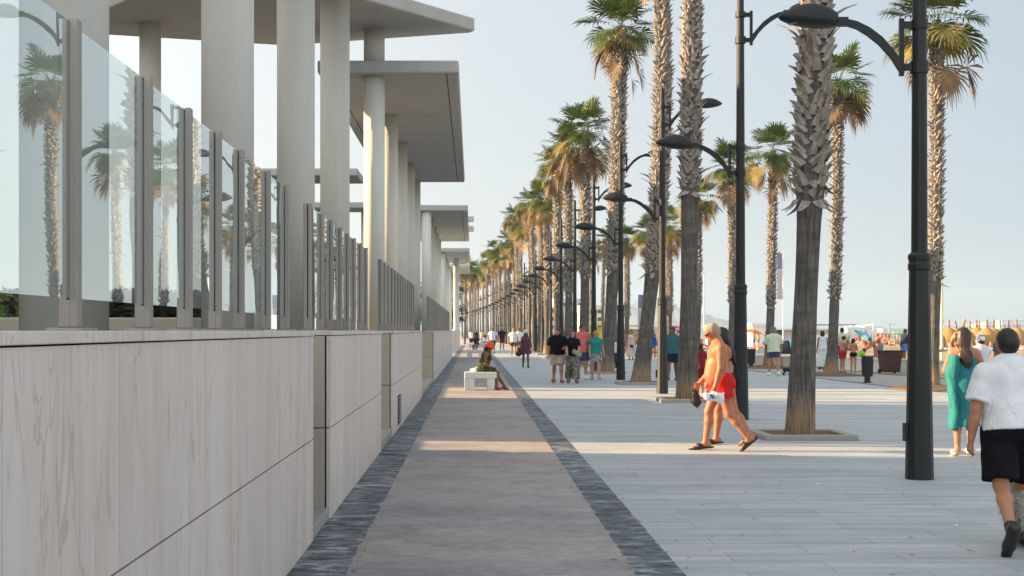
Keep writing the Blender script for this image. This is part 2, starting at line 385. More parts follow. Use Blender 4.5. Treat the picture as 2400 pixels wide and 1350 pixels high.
for (x0, y0), (x1, y1) in zip(KERB[:-1], KERB[1:]):
    kb.add([(x0, y0, .004), (x0 + .16, y0, .004), (x1 + .16, y1, .004), (x1, y1, .004)], [(0, 1, 2, 3)])
o = kb.build('kerb_line', plain('dark_kerb_stone', (.12, .115, .11), .8)); o['kind'] = 'structure'
# the beach: a sheet that falls gently to the water
nx, ny = 60, 90
sx_ = np.linspace(0, 1, nx); sy_ = np.linspace(0, 1, ny)
V = []; F = []
rng = np.random.RandomState(4)
for j, b in enumerate(sy_):
    Y = -12 + 900 * b ** 2
    edge = 23 - .25 * max(0, min(30, Y - 20)) if Y < 80 else max(16.5, 15.5)
    for i, a in enumerate(sx_):
        X = edge + (168 - edge) * a ** 1.6
        z = .02 - .36 * min(1, max(0, (X - edge) / 32)) - .7 * max(0, (X - 55) / 85) + rng.uniform(-.05, .05) * (0 < i)
        V.append((X, Y, z))
for j in range(ny - 1):
    for i in range(nx - 1):
        F.append((j * nx + i, j * nx + i + 1, (j + 1) * nx + i + 1, (j + 1) * nx + i))
o = link('beach', fastmesh('beach', V, F, M['sand'])); o['kind'] = 'structure'
def sandz(X, Y): return .02 - .36 * min(1, max(0, (X - 18) / 32)) - .7 * max(0, (X - 55) / 85)
# hills far across the bay
hv = []; hf = []; nh = 90
for i in range(nh):
    a = i / (nh - 1); X = 330 + 640 * a
    h = 12 + 88 * math.exp(-((a - .36) / .20) ** 2) + 30 * math.exp(-((a - .62) / .22) ** 2) + 5 * math.sin(i * .9) + 3 * math.sin(i * 2.3)
    h *= min(1, a * 9, (1 - a) * 6)
    for k, (dy, f) in enumerate(((0, 0), (120, .55), (260, .9), (420, 1.0), (800, .3), (1100, 0))):
        hv.append((X, 4200 + dy + 40 * math.sin(i * .7 + k), -2 + h * f))
for i in range(nh - 1):
    for k in range(5):
        hf.append((i * 6 + k, (i + 1) * 6 + k, (i + 1) * 6 + k + 1, i * 6 + k + 1))
o = link('hills', fastmesh('hills', hv, hf, plain('scrub_hillside', (.10, .11, .08), .95, .25, .01))); o['kind'] = 'structure'

# ---------------------------------------------------------------- terrace and its marble walls
WX = -1.254
tb = MB()
for y0, y1, x1 in ((-12, 11.07, -1.52), (11.07, 12.35, -1.95), (12.35, 19.3, -1.52), (22, 34.7, -1.52), (45.6, 88, -1.52)):
    tb.box(-6, x1, y0, y1, -.02, 1.615)
tb.box(-60, -6, -12, 88, -.02, 1.615)
o = tb.build('terrace', M['terrace']); o['kind'] = 'structure'
SEGS = [(-6, 11.07, 'long pale veined marble terrace wall nearest the camera, filling the lower left'),
        (12.35, 19.3, 'short pale marble terrace wall just past the first narrow recess'),
        (22.0, 34.7, 'pale marble terrace wall with a louvred vent near its foot'),
        (45.6, 57.8, 'pale marble terrace wall with a beige stained end panel past the wide gap'),
        (58.0, 68.6, 'short distant marble wall between a thin seam and a dark joint'),
        (69.0, 88.0, 'farthest marble terrace wall, last one before the free standing pillar')]
for i, (y0, y1, lab) in enumerate(SEGS):
    w = MB(); w.box(-1.51, WX - .03, y0 + .02, y1 - .02, 0, 1.60)
    w = w.build('terrace_wall', M['gap']); tag(w, lab, 'wall', 'marble terrace walls along the path')
    for z0, z1 in ((.0, .793), (.803, 1.604)):
        s = MB(); s.box(WX - .03, WX, y0, y1, z0, z1); s.box(-1.51, WX - .0301, y1 - .019, y1 + .001, z0, z1)
        s.build('marble_slab', M['marble'], w)
    c = MB(); c.box(-1.55, WX + .012, y0 - .005, y1 + .005, 1.61, 1.65); c.build('coping', M['marble'], w, bevel=.004)
    if i:
        e = MB()
        for z0, z1 in ((.0, .793), (.803, 1.604)): e.box(-2.2, WX - .045, y0 - .012, y0 + .02, z0, z1)
        e.build('end_panel', M['limestone'], w)
    if i == 2:
        v = MB(); v.box(WX + .001, WX + .006, 23.5, 24.35, .06, .56); v = v.build('vent', M['gap'], w)
        l = MB()
        for k in range(9): l.box(WX + .007, WX + .022, 23.52, 24.33, .08 + k * .053, .105 + k * .053)
        l.build('louvre', M['steel'], v)
lg = MB(); lg.box(-2.0, -1.262, 11.08, 12.34, 0, .10); lg.box(-6, -1.262, 19.31, 21.98, 0, .13); lg.box(-6, -1.7, 19.31, 21.98, .13, .28)
lg.box(-6, -1.262, 34.72, 45.58, 0, .13); lg.box(-6, -1.75, 34.72, 45.58, .13, .27)
o = lg.build('threshold', M['kerb'], bevel=.008); o['kind'] = 'structure'

# glass screens on the walls
PANE_TURN = {3.0: -.3, 4.05: -.45, 5.12: -.19, 6.27: -.2, 7.16: .0}
def screen(y_list, label):
    t = thing('glass_screen', label, 'glass screen', (-1.465, y_list[0], 1.65), 0, 'glass screens standing on the terrace walls')
    y00 = y_list[0]
    for y in y_list:
        b = MB(); b.box(-.035, -.003, y - y00 - .03, y - y00 + .03, .012, 1.13); b.box(.006, .036, y - y00 - .03, y - y00 + .03, .012, 1.13)
        b.box(-.0345, .0355, y - y00 - .029, y - y00 + .029, .011, .112)
        p = b.build('post', M['steel'], t, bevel=.003)
        g = MB(); g.box(-.003, .006, y - y00 - .024, y - y00 + .024, .112, 1.12); g.build('slot', M['gap'], p)
        f = MB(); f.box(-.06, .075, y - y00 - .10, y - y00 + .10, .001, .011); f.build('base_plate', M['steel'], p)
    for a, b_ in zip(y_list[:-1], y_list[1:]):
        hl = (b_ - a) / 2 - .026; g = MB(); g.box(-.0025, .0025, -hl, hl, .118, 1.118)
        g = g.build('glass_pane', M['glass'], t); g.location = (.0015, (a + b_) / 2 - y00, 0)
        g.rotation_euler = (0, 0, R(PANE_TURN.get(round(a, 2), .06 * math.sin(a * 7))))   # panes never hang perfectly true
screen([.9, 1.95, 3.0, 4.05, 5.12, 6.27, 7.16, 8.0, 8.8, 9.95, 10.95], 'nearest frameless glass screen with steel posts, mirroring palm trunks')
screen([12.5, 13.5, 14.4, 15.4, 16.3, 17.2, 18.2, 19.15], 'second glass screen with steel posts before the sunlit column')
screen([22.2 + k * 1.03 for k in range(13)], 'third glass screen of close steel posts beyond the sunlit column')
screen([45.8 + k * 1.07 for k in range(12)], 'fourth glass screen of thin posts on the wall past the wide gap')
screen([58.2 + k * 1.03 for k in range(11)], 'fifth glass screen, small and grey, on the short distant wall')
screen([69.2 + k * 1.1 for k in range(17)], 'farthest glass screen on the last marble wall')

# ---------------------------------------------------------------- pavilions: roof slabs on round columns
def column_mb(x, y, z0, z1, r=.25, n=40):
    m = MB(); m.lathe([(r, z0), (r, z1)], n, (x, y)); return m
def pavilion(label, x0, x1, y0, y1, ys, zc=7.7, cx=-2.35, th=.30, z0=1.6151, rear=None):
    t = thing('pavilion', label, 'pavilion', (cx, ys[0], z0), 0, 'concrete pavilions on the terrace')
    ox, oy, oz = cx, ys[0], z0
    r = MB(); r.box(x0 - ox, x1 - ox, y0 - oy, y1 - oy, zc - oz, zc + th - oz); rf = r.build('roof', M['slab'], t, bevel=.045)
    g = MB(); g.box(x1 - ox - .30, x1 - ox - .275, y0 - oy + .1, y1 - oy - .1, zc - oz - .003, zc - oz + .01)
    g.box(x0 - ox + .275, x0 - ox + .30, y0 - oy + .1, y1 - oy - .1, zc - oz - .003, zc - oz + .01); g.build('soffit_groove', M['gap'], rf)
    for y in ys:
        column_mb(0, y - oy, 0, zc - oz).build('column', M['pavilion'], t, smooth=False).data.polygons.foreach_set('use_smooth', [True] * 40 + [False] * 2)
    return t
pavilion('nearest pavilion of thick grey columns, its roof above the picture', -3.65, -.33, 4.6, 24.9, [8.1, 13.5, 18.7, 24.0])
pavilion('long flat roofed pavilion whose first column is lit orange by the sun', -3.65, -.33, 33.05, 57.4, [33.6, 39.5, 45.3, 51.0, 56.6])
pavilion('lower looking flat roofed pavilion with two beam ends sticking out behind', -3.65, -.25, 71.0, 95.5, [71.4, 77, 82.5, 88, 93.5])
pavilion('distant flat roofed pavilion just behind the third roof', -3.65, -.25, 108, 126, [108.6, 114, 119.5, 125.2])
pavilion('farthest pavilion roof with dark trees under it', -3.65, -.30, 134, 150, [134.6, 142, 149.4], z0=-.001)
# the kite shaped higher roof between the first two
t = thing('kite_roof_canopy', 'kite shaped high concrete roof whose sharp corner points at the palms', 'canopy', (-4.9, 33, 1.6151))
KP = [(.05, 33.85), (-.06, 34.05), (-4.6, 35.55), (-4.8, 35.55), (-9.8, 34.0), (-9.92, 33.8), (-5.1, 27.5), (-4.7, 27.5)]
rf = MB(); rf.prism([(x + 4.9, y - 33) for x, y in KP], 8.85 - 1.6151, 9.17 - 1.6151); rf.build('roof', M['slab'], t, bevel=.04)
column_mb(-7.56 + 4.9, 0.0, 0, 8.85 - 1.6151).build('column', M['pavilion'], t, smooth=True)
column_mb(-2.36 + 4.9, .72, 8.001 - 1.6151, 8.85 - 1.6151).build('column', M['pavilion'], t, smooth=True)
# transverse beams seen between the columns and beyond the third roof
def crossbeam(label, x0, x1, y0, y1, zs, cols):
    t = thing('cross_beam', label, 'beam', (x0, y0, 1.6151 if y0 < 88 else -.004))
    oz = t.location.z
    for z0, z1 in zs:
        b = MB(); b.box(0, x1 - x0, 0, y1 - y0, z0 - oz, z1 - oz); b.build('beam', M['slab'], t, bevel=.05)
    for x in cols: column_mb(x - x0, (y1 - y0) / 2, 0, zs[0][0] - oz).build('column', M['pavilion'], t, smooth=True)
crossbeam('flat grey cross beam seen through the near columns, upper one', -9.3, -4.5, 55, 58, [(7.7, 8.0)], [-8.65, -5.3])
crossbeam('flat grey cross beam seen through the near columns, lower one', -9.0, -4.5, 70, 72.6, [(7.75, 8.05)], [-8.4, -5.4])
crossbeam('pair of stacked beams whose rounded ends stick out past the third roof', -8, .08, 104, 104.6, [(9.0, 9.40), (9.72, 10.12)], [-7, -3])
t = thing('pillar', 'free standing white pillar on a square stone pier past the last wall', 'pillar', (-1.38, 118, 0))
b = MB(); b.box(-.34, .30, -.3, .3, -.004, .80); b.box(-.34, .30, -.3, .3, .81, 1.62); b.build('pier', M['marble'], t)
b = MB(); b.lathe([(.30, 1.621), (.30, 1.75), (.25, 1.76), (.25, 7.69)], 32); b.build('shaft', M['pavilion'], t, smooth=True)

# planters on the terrace
rl = random.Random(7)
def leaf_clump(name, mat, parent, x0, x1, y0, y1, z0, z1, n, size):
    V = []; F = []
    for _ in range(n):
        c = Vector((rl.uniform(x0, x1), rl.uniform(y0, y1), z0 + (z1 - z0) * rl.random() ** .8))
        u = Vector((rl.gauss(0, 1), rl.gauss(0, 1), rl.gauss(0, .7))).normalized(); w = u.orthogonal().normalized()
        w = (w + u.cross(w) * rl.uniform(-1, 1)).normalized(); s = size * rl.uniform(.6, 1.3); k = len(V)
        V += [c - u * s, c + w * s * .42, c + u * s, c - w * s * .42]; F.append((k, k + 1, k + 2, k + 3))
    return link(name, fastmesh(name, V, F, mat, smooth=False), parent)
def planter(label, x0, x1, y0, y1, mat, ht, size, n):
    t = thing('planter', label, 'planter', (x0, y0, 1.6151))
    b = MB(); w = x1 - x0; d = y1 - y0; k = max(1, int(w / 1.1))
    for i in range(k):
        b.box(w * i / k + .004, w * (i + 1) / k - .004, 0, .2, 0, .17); b.box(w * i / k + .004, w * (i + 1) / k - .004, d - .2, d, 0, .17)
    b.box(w - .2, w - .004, .2, d - .2, 0, .17); b.box(.004, .2, .2, d - .2, 0, .17)
    b.build('stone_edging', M['limestone'], t, bevel=.02)
    s = MB(); s.box(.2, w - .2, .2, d - .2, 0, .12); s.build('soil', M['soil'], t)
    leaf_clump('foliage', mat, t, .15, w - .15, .15, d - .15, .1, ht, n, size)
planter('stone edged planter of dark shrubs behind the glass screen', -5.0, -2.85, 14.4, 17.2, M['darkleaf'], .46, .08, 2600)
planter('stone edged planter with a bright green hedge at the far left', -9.6, -5.55, 17.0, 20, M['hedge'], .55, .07, 3400)

# ---------------------------------------------------------------- unseen blocks added left of view, gapped to shape shade and sun bands
def shade_block(label, x0, x1, y0, y1, h):
    t = thing('added_shade_block', label, 'shade_block', (x1, (y0 + y1) / 2, 0), 0, 'unseen blocks added left of the view for shade')
    d = (y1 - y0) / 2
    b = MB(); b.box(x0 - x1, -.6, -d, d, 0, h - .3); b.build('wall', concrete('shade_block_render', (.55, .50, .43)), t)
    r = MB(); r.box(x0 - x1 - .3, 0, -d - .0, d + .0, h - .29, h); r.build('roof', M['slab'], t)
    n = max(1, int((y1 - y0) / 4))
    for f in range(int(h / 3.2)):
        s = MB(); s.box(-.595, -.01, -d, d, 3.2 * f + 2.95, 3.2 * f + 3.1) if 3.2 * f + 3.2 < h - .3 else None
        if s.v: s.build('balcony_slab', M['slab'], t)
        for k in range(n):
            y = -d + (k + .5) * (y1 - y0) / n
            w = MB(); w.box(-.597, -.57, y - .9, y + .9, 3.2 * f + .75, 3.2 * f + 2.6); w.build('window', M['gap'], t)
shade_block('long low unseen block left of the near columns, added for shade', -26, -16, -14, 20.55, 12.6)
shade_block('short unseen block between two sunny gaps, added for shade', -26, -16, 23.6, 34.3, 12.6)
shade_block('taller unseen block beyond the second gap, added for shade', -36, -22, 44.6, 62, 14.3)
shade_block('tall unseen block farther along the terrace, added for shade', -44, -31, 62.5, 87, 17.0)
shade_block('narrow distant unseen block behind the beams, added for shade', -56, -43, 108, 122, 20.5)

# ---------------------------------------------------------------- lamp posts
def curveX(Y): return 0.0 if Y < 105 else -1.75e-4 * (Y - 105) ** 2
def head_mesh():
    L = .66; V = []; F = []; n = 18; m = 16
    for i in range(m + 1):
        t = i / m; x = -L * t
        w = .165 * (math.sin(math.pi * min(1, t * .93 + .07)) ** .62) * (1 - .25 * t) + .03 * (1 - t)
        hu = .165 * math.sin(math.pi * (t * .86 + .14)) ** .8 + .02 * (1 - t); hb = .07 * math.sin(math.pi * min(1, t * .96 + .04)) ** .5 + .028 * (1 - t)
        z0 = .05 * t
        for k in range(n):
            a = 2 * math.pi * k / n; c, s = math.cos(a), math.sin(a)
            V.append((x, w * math.copysign(abs(c) ** .8, c), z0 + (hu if s > 0 else hb) * math.copysign(abs(s) ** .8, s)))
    for i in range(m):
        for k in range(n): F.append((i * n + k, (i + 1) * n + k, (i + 1) * n + (k + 1) % n, i * n + (k + 1) % n))
    b = MB(); b.add(V, F); b.f += [tuple(range(n)), tuple(m * n + n - 1 - k for k in range(n))]; b.m += [0, 0]
    return b.mesh('lamp_head', M['lamp'], True)
HEAD = head_mesh()
lb = MB(); lb.lathe([(.001, -.012), (.105, -.006), (.11, 0)], 20); LENS = lb.mesh('lens', M['lens'], True)
def arm_mb():
    b = MB()
    top = [(.205, .12), (.30, .24), (.42, .375), (.56, .48), (.70, .548), (.82, .575)]
    bot = [(.205, -.04), (.33, .155), (.455, .29), (.58, .39), (.70, .462), (.82, .50)]
    poly = [(-x, z) for x, z in top] + [(-x, z) for x, z in reversed(bot)]
    n = len(poly); vs = [(x, -.028, z) for x, z in poly] + [(x, .028, z) for x, z in poly]
    k = n // 2; fs = []
    for i in range(k - 1):
        q = (i, i + 1, n - 2 - i, n - 1 - i); fs.append(q[::-1]); fs.append(tuple(a + n for a in q))
    fs += [(i, (i + 1) % n, n + (i + 1) % n, n + i)[::-1] for i in range(n)]
    b.add(vs, fs)
    b.box(-.225, -.175, -.022, .022, -.06, .58); b.box(-.176, -.06, -.03, .03, .0, .075); b.box(-.176, -.06, -.03, .03, .47, .545)
    b.box(-.94, -.80, -.038, .038, .495, .592)
    b.lathe([(.098, -.03), (.098, .10)], 16); b.lathe([(.094, .46), (.094, .56)], 16)
    return b
ARM = arm_mb().mesh('arm', M['lamp'])
def lamp_post(label, X, Y):
    t = thing('lamp_post', label, 'lamp post', (X, Y, 0), 0, 'double armed lamp posts along the promenade')
    p = MB(); p.lathe([(.155, 0), (.150, .25), (.112, 2.30), (.112, 2.34)], 10)
    p.lathe([(.090, 2.34), (.082, 4.4), (.070, 6.9), (.062, 8.0), (.03, 8.02)], 14); p.build('pole', M['lamp'], t)
    c = MB(); c.lathe([(.118, 2.32), (.125, 2.34), (.125, 2.39), (.116, 2.405), (.116, 2.43), (.125, 2.445), (.125, 2.49), (.10, 2.52)], 16); c.build('collar', M['lamp'], t)
    h = MB(); h.box(-.176, -.14, -.05, .05, .42, .62); h.build('hatch', M['lamp'], t, bevel=.006)
    for s, z in ((0, 4.55), (math.pi, 7.02)):
        a = link('arm', ARM, t); a.location = (0, 0, z); a.rotation_euler = (0, 0, s)
        hd = link('lamp_head', HEAD, a); hd.location = (-.925, 0, .545)
        ln = link('lens', LENS, a); ln.location = (-1.28, 0, .531); ln.scale = (1.7, .95, 1); ln.rotation_euler = (0, R(-4), 0)
    return t
LAMP_LABELS = {1: 'nearest dark green lamp post, left of the woman in the turquoise towel',
    2: 'dark double arm lamp post right behind the man in red shorts',
    3: 'dark lamp post hiding half of the man in the teal shirt',
    4: 'dark lamp post between the third and fourth palms, beside the child in grey',
    5: 'fifth dark lamp post, just behind the man in the coral shirt',
    6: 'sixth dark lamp post, behind the woman in black with patterned trousers',
    7: 'seventh dark lamp post, left of the man in the black polo shirt'}
L0 = lamp_post(LAMP_LABELS[1], 4.98, 15.7)
for i in range(2, 29):
    Y = 5.1 + 10.6 * i; Y = {1: 15.7, 2: 26.2, 3: 37.0, 4: 47.4, 5: 57.9}.get(i, Y)
    dup(L0, (4.98 + curveX(Y), Y, 0), 0, 1, LAMP_LABELS.get(i, 'one of the far lamp posts whose curved heads line up toward the vanishing point'))

# ---------------------------------------------------------------- palms
class Bunch:
    def __init__(s): s.V = []; s.F = []
    def quad(s, a, b, c, d):
        k = len(s.V); s.V += [a, b, c, d]; s.F.append((k, k + 1, k + 2, k + 3))
def trunk_axis(lean, H, bow, seed):
    def f(z):
        t = z / H
        return Vector((lean[0] * t + bow * math.sin(math.pi * t * 1.15), lean[1] * t + .5 * bow * math.sin(2.2 * t + seed), z))
    return f
def make_palm_meshes(H, zb, r0, r1, rb, lean=(0, 0), bow=0.0, seed=1, boot=1.0, fine=1.0):
    "trunk: flared bark below zb; old frond bases criss-cross above it"
    rd = random.Random(seed); ax = trunk_axis(lean, H, bow, seed)
    n = 22; V = []; F = []; zs = [0, .06, .15, .3, .55, .9, 1.4]
    z = 2.0
    while z < H: zs.append(z); z += .45
    zs.append(H)
    ph = [rd.uniform(0, 6.28) for _ in range(4)]
    for z in zs:
        t = z / H
        r = r1 + (r0 - r1) * math.exp(-z / .75) + .012 * math.sin(z * 1.7 + ph[0]) if z < zb else rb * (1 - .18 * (z - zb) / max(.1, H - zb))
        c = ax(z)
        for k in range(n):
            a = 2 * math.pi * k / n
            q = r * (1 + .035 * math.sin(3 * a + ph[1] + z * .6) + .03 * math.sin(7 * a + ph[2] + z * 1.3) + (.05 * math.sin(9 * a + ph[3]) * math.exp(-z / .4)))
            V.append((c.x + q * math.cos(a), c.y + q * math.sin(a), z))
    for i in range(len(zs) - 1):
        for k in range(n): F.append((i * n + k, i * n + (k + 1) % n, (i + 1) * n + (k + 1) % n, (i + 1) * n + k))
    tr = fastmesh('trunk', V, F, M['trunk'])
    # frond bases
    V = []; F = []
    z = zb; row = 0
    step = .135 * boot / fine
    while z < H - .15:
        t = (z - zb) / (H - zb); rr = rb * (1 - .18 * t)
        cnt = max(7, int(2 * math.pi * rr / (.20 * boot) * fine))
        clump = .6 + .4 * math.sin(z * 1.9 + seed)
        for k in range(cnt):
            if rd.random() < .06: continue
            a = 2 * math.pi * (k + .5 * (row % 2) + rd.uniform(-.2, .2)) / cnt
            wd = .098 * boot * rd.uniform(.6, 1.2); ln = .25 * boot * rd.uniform(.6, 1.3)
            out = rd.uniform(.10, .36) + .22 * clump * rd.random()
            if rd.random() < .05: out += rd.uniform(.2, .6); ln *= 1.35
            if row < 2: out += rd.uniform(.0, .4)
            if row < 1 and rd.random() < .45: continue
            er = Vector((math.cos(a), math.sin(a), 0)); et = Vector((-math.sin(a), math.cos(a), 0)); ez = Vector((0, 0, 1))
            tilt = (1 if (k + row) % 2 else -1) * rd.uniform(.1, .85)
            if row < 1 or rd.random() < .03: upv = (-ez * .8 + et * tilt * .5)
            else: upv = ez * math.cos(tilt) + et * math.sin(tilt)
            sd_ = er.cross(upv).normalized()
            c = ax(z + rd.uniform(-.04, .04)) + er * (rr * .96)
            b0 = len(V)
            for j, (f, wj, oj) in enumerate(((0, 1.0, 0), (.4, .92, .25), (.75, .62, .7), (1.0, .16, 1.25))):
                p = c + upv * ln * f + er * (ln * out * oj * 1.2 + .03)
                V += [p - sd_ * wd * wj - er * .03 * (1 - f), p + er * .022, p + sd_ * wd * wj - er * .03 * (1 - f)]
            for j in range(3):
                q = b0 + j * 3; F += [(q, q + 1, q + 4, q + 3), (q + 1, q + 2, q + 5, q + 4)]
        z += step * rd.uniform(.85, 1.15); row += 1
    bo = fastmesh('frond_bases', V, F, M['boot'], smooth=False)
    return tr, bo, ax(H)
def fan(V, F, rd, base, d, up, pet, Rr, droop, spread=1.15, nseg=20, fold=0.0, limp=.35):
    "one fan leaf: petiole from base along d, then a pleated half disc; droop bends it towards the ground"
    d = d.normalized(); side = d.cross(up); side = side.normalized() if side.length > .01 else d.orthogonal().normalized()
    nrm = side.cross(d).normalized()
    hub = base + d * pet - Vector((0, 0, droop * pet * .35))
    k = len(V); w = side * .016
    V += [base - w, base + w, hub + w * .7, hub - w * .7]; F.append((k, k + 1, k + 2, k + 3))
    d = (d - Vector((0, 0, droop))).normalized(); nrm = (nrm - d * nrm.dot(d)).normalized(); side = d.cross(nrm)
    for i in range(nseg):
        u = (i + .5) / nseg * 2 - 1; a = u * spread * math.pi / 2
        s1 = (math.cos(a) * d + math.sin(a) * side * (1 - fold)) + nrm * (abs(u) * .12)
        s1.normalize(); t1 = (-math.sin(a) * d + math.cos(a) * side * (1 - fold)).normalized()
        L = Rr * (1 - .22 * abs(u) ** 2) * rd.uniform(.9, 1.08)
        hw = L * .56 * math.sin(spread * math.pi / 2 / nseg) * 1.12
        z = nrm * ((.035 if i % 2 else -.035) * Rr)
        p1 = hub + s1 * L * .56 + z * .5
        g = Vector((0, 0, -1)) * L
        p2 = hub + s1 * L * .80 + g * .08 * limp + t1 * rd.uniform(-.02, .02)
        p3 = hub + s1 * L * (1.0 - .1 * limp) + g * limp * rd.uniform(.2, .5) + t1 * rd.uniform(-.04, .04)
        k = len(V)
        V += [hub, p1 - t1 * hw, p1 + t1 * hw, p2 + t1 * hw * .5, p2 - t1 * hw * .5, p3 + t1 * hw * .08, p3 - t1 * hw * .08]
        F += [(k, k + 1, k + 2, k + 2), (k + 1, k + 4, k + 3, k + 2), (k + 4, k + 6, k + 5, k + 3)]
def tri_fix(F):
    return [(a, b, c, d) for a, b, c, d in F]
def make_crown_meshes(seed, size=1.0, green=30, dead=34, nseg=20):
    rd = random.Random(seed)
    res = []
    for part in ('g', 'y', 'd'):
        V = []; F = []
        cnt = {'g': green, 'y': 7, 'd': dead}[part]
        for i in range(cnt):
            az = i * 2.399963 + rd.uniform(-.35, .35)
            if part == 'g':
                f = (i + .5) / cnt
                el = R(82 - 112 * f ** .8) + rd.uniform(-.18, .18); pet = rd.uniform(.45, .85); droop = .05 + .4 * max(0, .5 - el); Rr = rd.uniform(.78, 1.08); z = rd.uniform(-.05, .12); limp = .3 + .35 * f; fold = rd.uniform(.05, .5)
            elif part == 'y':
                el = R(rd.uniform(-42, 8)); pet = rd.uniform(.55, .95); droop = rd.uniform(.4, 1.2); Rr = rd.uniform(.7, .98); z = rd.uniform(-.25, 0); limp = .7; fold = rd.uniform(.15, .5)
            else:
                el = R(rd.uniform(-68, -12)); pet = rd.uniform(.35, .95); droop = rd.uniform(1.0, 3.0); Rr = rd.uniform(.6, 1.0); z = rd.uniform(-.5, -.05); limp = 1.0; fold = rd.uniform(.4, .85)
            d = Vector((math.cos(az) * math.cos(el), math.sin(az) * math.cos(el), math.sin(el)))
            base = Vector((.09 * math.cos(az), .09 * math.sin(az), z))
            up = Vector((0, 0, 1)) if abs(d.z) < .93 else Vector((-math.cos(az), -math.sin(az), .2))
            fan(V, F, rd, base * 1.0, d, up, pet * size, Rr * size, droop, rd.uniform(.95, 1.3), nseg, fold, limp)
        nm = {'g': 'crown', 'y': 'yellow_fronds', 'd': 'dead_frond_skirt'}[part]
        V = np.array([tuple(v) for v in V]); me = bpy.data.meshes.new(nm)
        me.from_pydata([tuple(v) for v in V], [], [(f[0], f[1], f[2]) if f[2] == f[3] else f for f in F])
        me.materials.append(M[{'g': 'leaf', 'y': 'leafy', 'd': 'leafd'}[part]]); me.update(); res.append((nm, me))
    return res
CROWNS = [make_crown_meshes(s, 1.0, g, d) for s, g, d in ((11, 21, 12), (12, 17, 16), (13, 23, 9), (14, 19, 14), (15, 22, 10))]
CROWNB = [make_crown_meshes(s, .95, g, d) for s, g, d in ((21, 20, 5), (22, 17, 8), (23, 16, 7))]
def palm(label, X, Y, H, zb, r0, r1, rb, lean=(0, 0), bow=0.0, seed=1, boot=1.0, fine=1.0, group='palms in the front row', crown=None, csize=1.0):
    t = thing('palm_tree', label, 'palm tree', (X, Y, 0), 0, group)
    tr, bo, top = make_palm_meshes(H, zb, r0, r1, rb, lean, bow, seed, boot, fine)
    link('trunk', tr, t); link('frond_bases', bo, t)
    rz = random.Random(seed + 50).uniform(0, 6.28)
    for nm, me in (crown or CROWNS[seed % 5]):
        c = link(nm, me, t); c.location = top; c.rotation_euler = (0, 0, rz); c.scale = (csize,) * 3
    return t
def pit(X, Y, label, soil=M['soil']):
    t = thing('tree_pit', label, 'tree pit', (X, Y, 0), 0, 'square stone tree pits')
    b = MB(); a, c = .71, .56
    for x0, x1, y0, y1 in ((-a, a, -a, -c), (-a, a, c, a), (-a, -c, -c, c), (c, a, -c, c)): b.box(x0, x1, y0, y1, -.004, .075)
    b.build('stone_frame', M['kerb'], t, bevel=.012)
    s = MB(); s.box(-c + .001, c - .001, -c + .001, c - .001, -.004, .045); s.build('soil', soil, t)
    return t
FR = [  # X, Y, crown height, zb, r0, r1, rb, lean, bow, boot, label
    (5.10, 21.9, 14.2, 3.68, .225, .182, .215, (.48, 0), .02, .80, 'nearest palm, thick trunk of big grey frond bases, right of the man in red shorts'),
    (5.03, 33.0, 14.0, 4.9, .27, .20, .195, (.18, 0), .0, .72, 'second front palm, its trunk directly left of the man in red shorts'),
    (5.18, 43.6, 14.6, 3.45, .31, .215, .225, (.75, 0), .28, .70, 'third front palm with bulging trunk and a sunlit orange foot'),
    (5.15, 54.4, 13.4, 3.9, .30, .22, .245, (.6, 0), .10, .72, 'fourth front palm, behind the woman in the teal top, crown cut by the top edge'),
    (5.10, 65.0, 10.9, 4.2, .27, .2, .225, (.1, 0), .05, .8, 'fifth front palm with a broad golden skirt above the leftmost tall lamp'),
    (5.10, 75.6, 11.5, 3.6, .26, .19, .205, (0, 0), .06, .8, 'sixth front palm, crown merging into the golden skirt of the fifth'),
    (5.10, 86.4, 11.9, 3.8, .27, .19, .225, (.1, 0), .05, .8, 'seventh front palm, dull olive crown hanging left of the sixth'),
    (5.10, 97.0, 10.8, 3.6, .27, .19, .225, (0, 0), .05, .8, 'eighth front palm, small crown tucked below the seventh')]
for i, (X, Y, H, zb, r0, r1, rb, ln, bow, bs, lab) in enumerate(FR):
    palm(lab, X, Y, H, zb, r0, r1, rb, ln, bow, i + 1, bs, 1.1 if i < 4 else .9, csize=1.0 if i != 4 else 1.05)
for i, (X, Y) in enumerate([(f[0], f[1]) for f in FR]):
    pit(X, Y, ['square stone pit around the foot of the nearest palm', 'square stone pit left of the red shorts man, second palm',
        'sunlit stone pit around the third palm', 'stone pit under the fourth palm', 'stone pit under the fifth palm', 'stone pit under the sixth palm',
        'stone pit under the seventh palm', 'stone pit under the eighth palm'][i])
BR = [(12.95, 39.7, 10.4, 3.0, .25, .15, .15, (.15, 0), .05, 'tall thin palm right of the nearest lamp post, crown at the top edge'),
    (13.2, 51.9, 10.9, 2.9, .30, .17, .165, (.3, 0), .06, 'palm with a lopsided crown just right of the nearest thick trunk'),
    (13.0, 62.0, 9.6, 2.7, .26, .16, .155, (.25, 0), .05, 'palm with reddish dead fronds, crown left of the nearest thick trunk'),
    (13.0, 70.7, 9.9, 3.0, .26, .17, .165, (0, 0), .04, 'palm half hidden behind the second lamp post'),
    (12.9, 81.0, 9.3, 3.0, .26, .165, .16, (.1, 0), .04, 'small palm peeping out right of the second front trunk'),
    (12.95, 93.0, 8.6, 2.8, .26, .18, .20, (0, 0), .04, 'small palm behind the third lamp post, crown right of it'),
    (13.0, 104.0, 9.0, 2.6, .26, .18, .20, (0, 0), .04, 'small palm between the fourth lamp post and the third front palm'),
    (12.9, 118.0, 9.4, 2.8, .26, .18, .20, (0, 0), .04, 'little distant palm left of the fourth lamp post')]
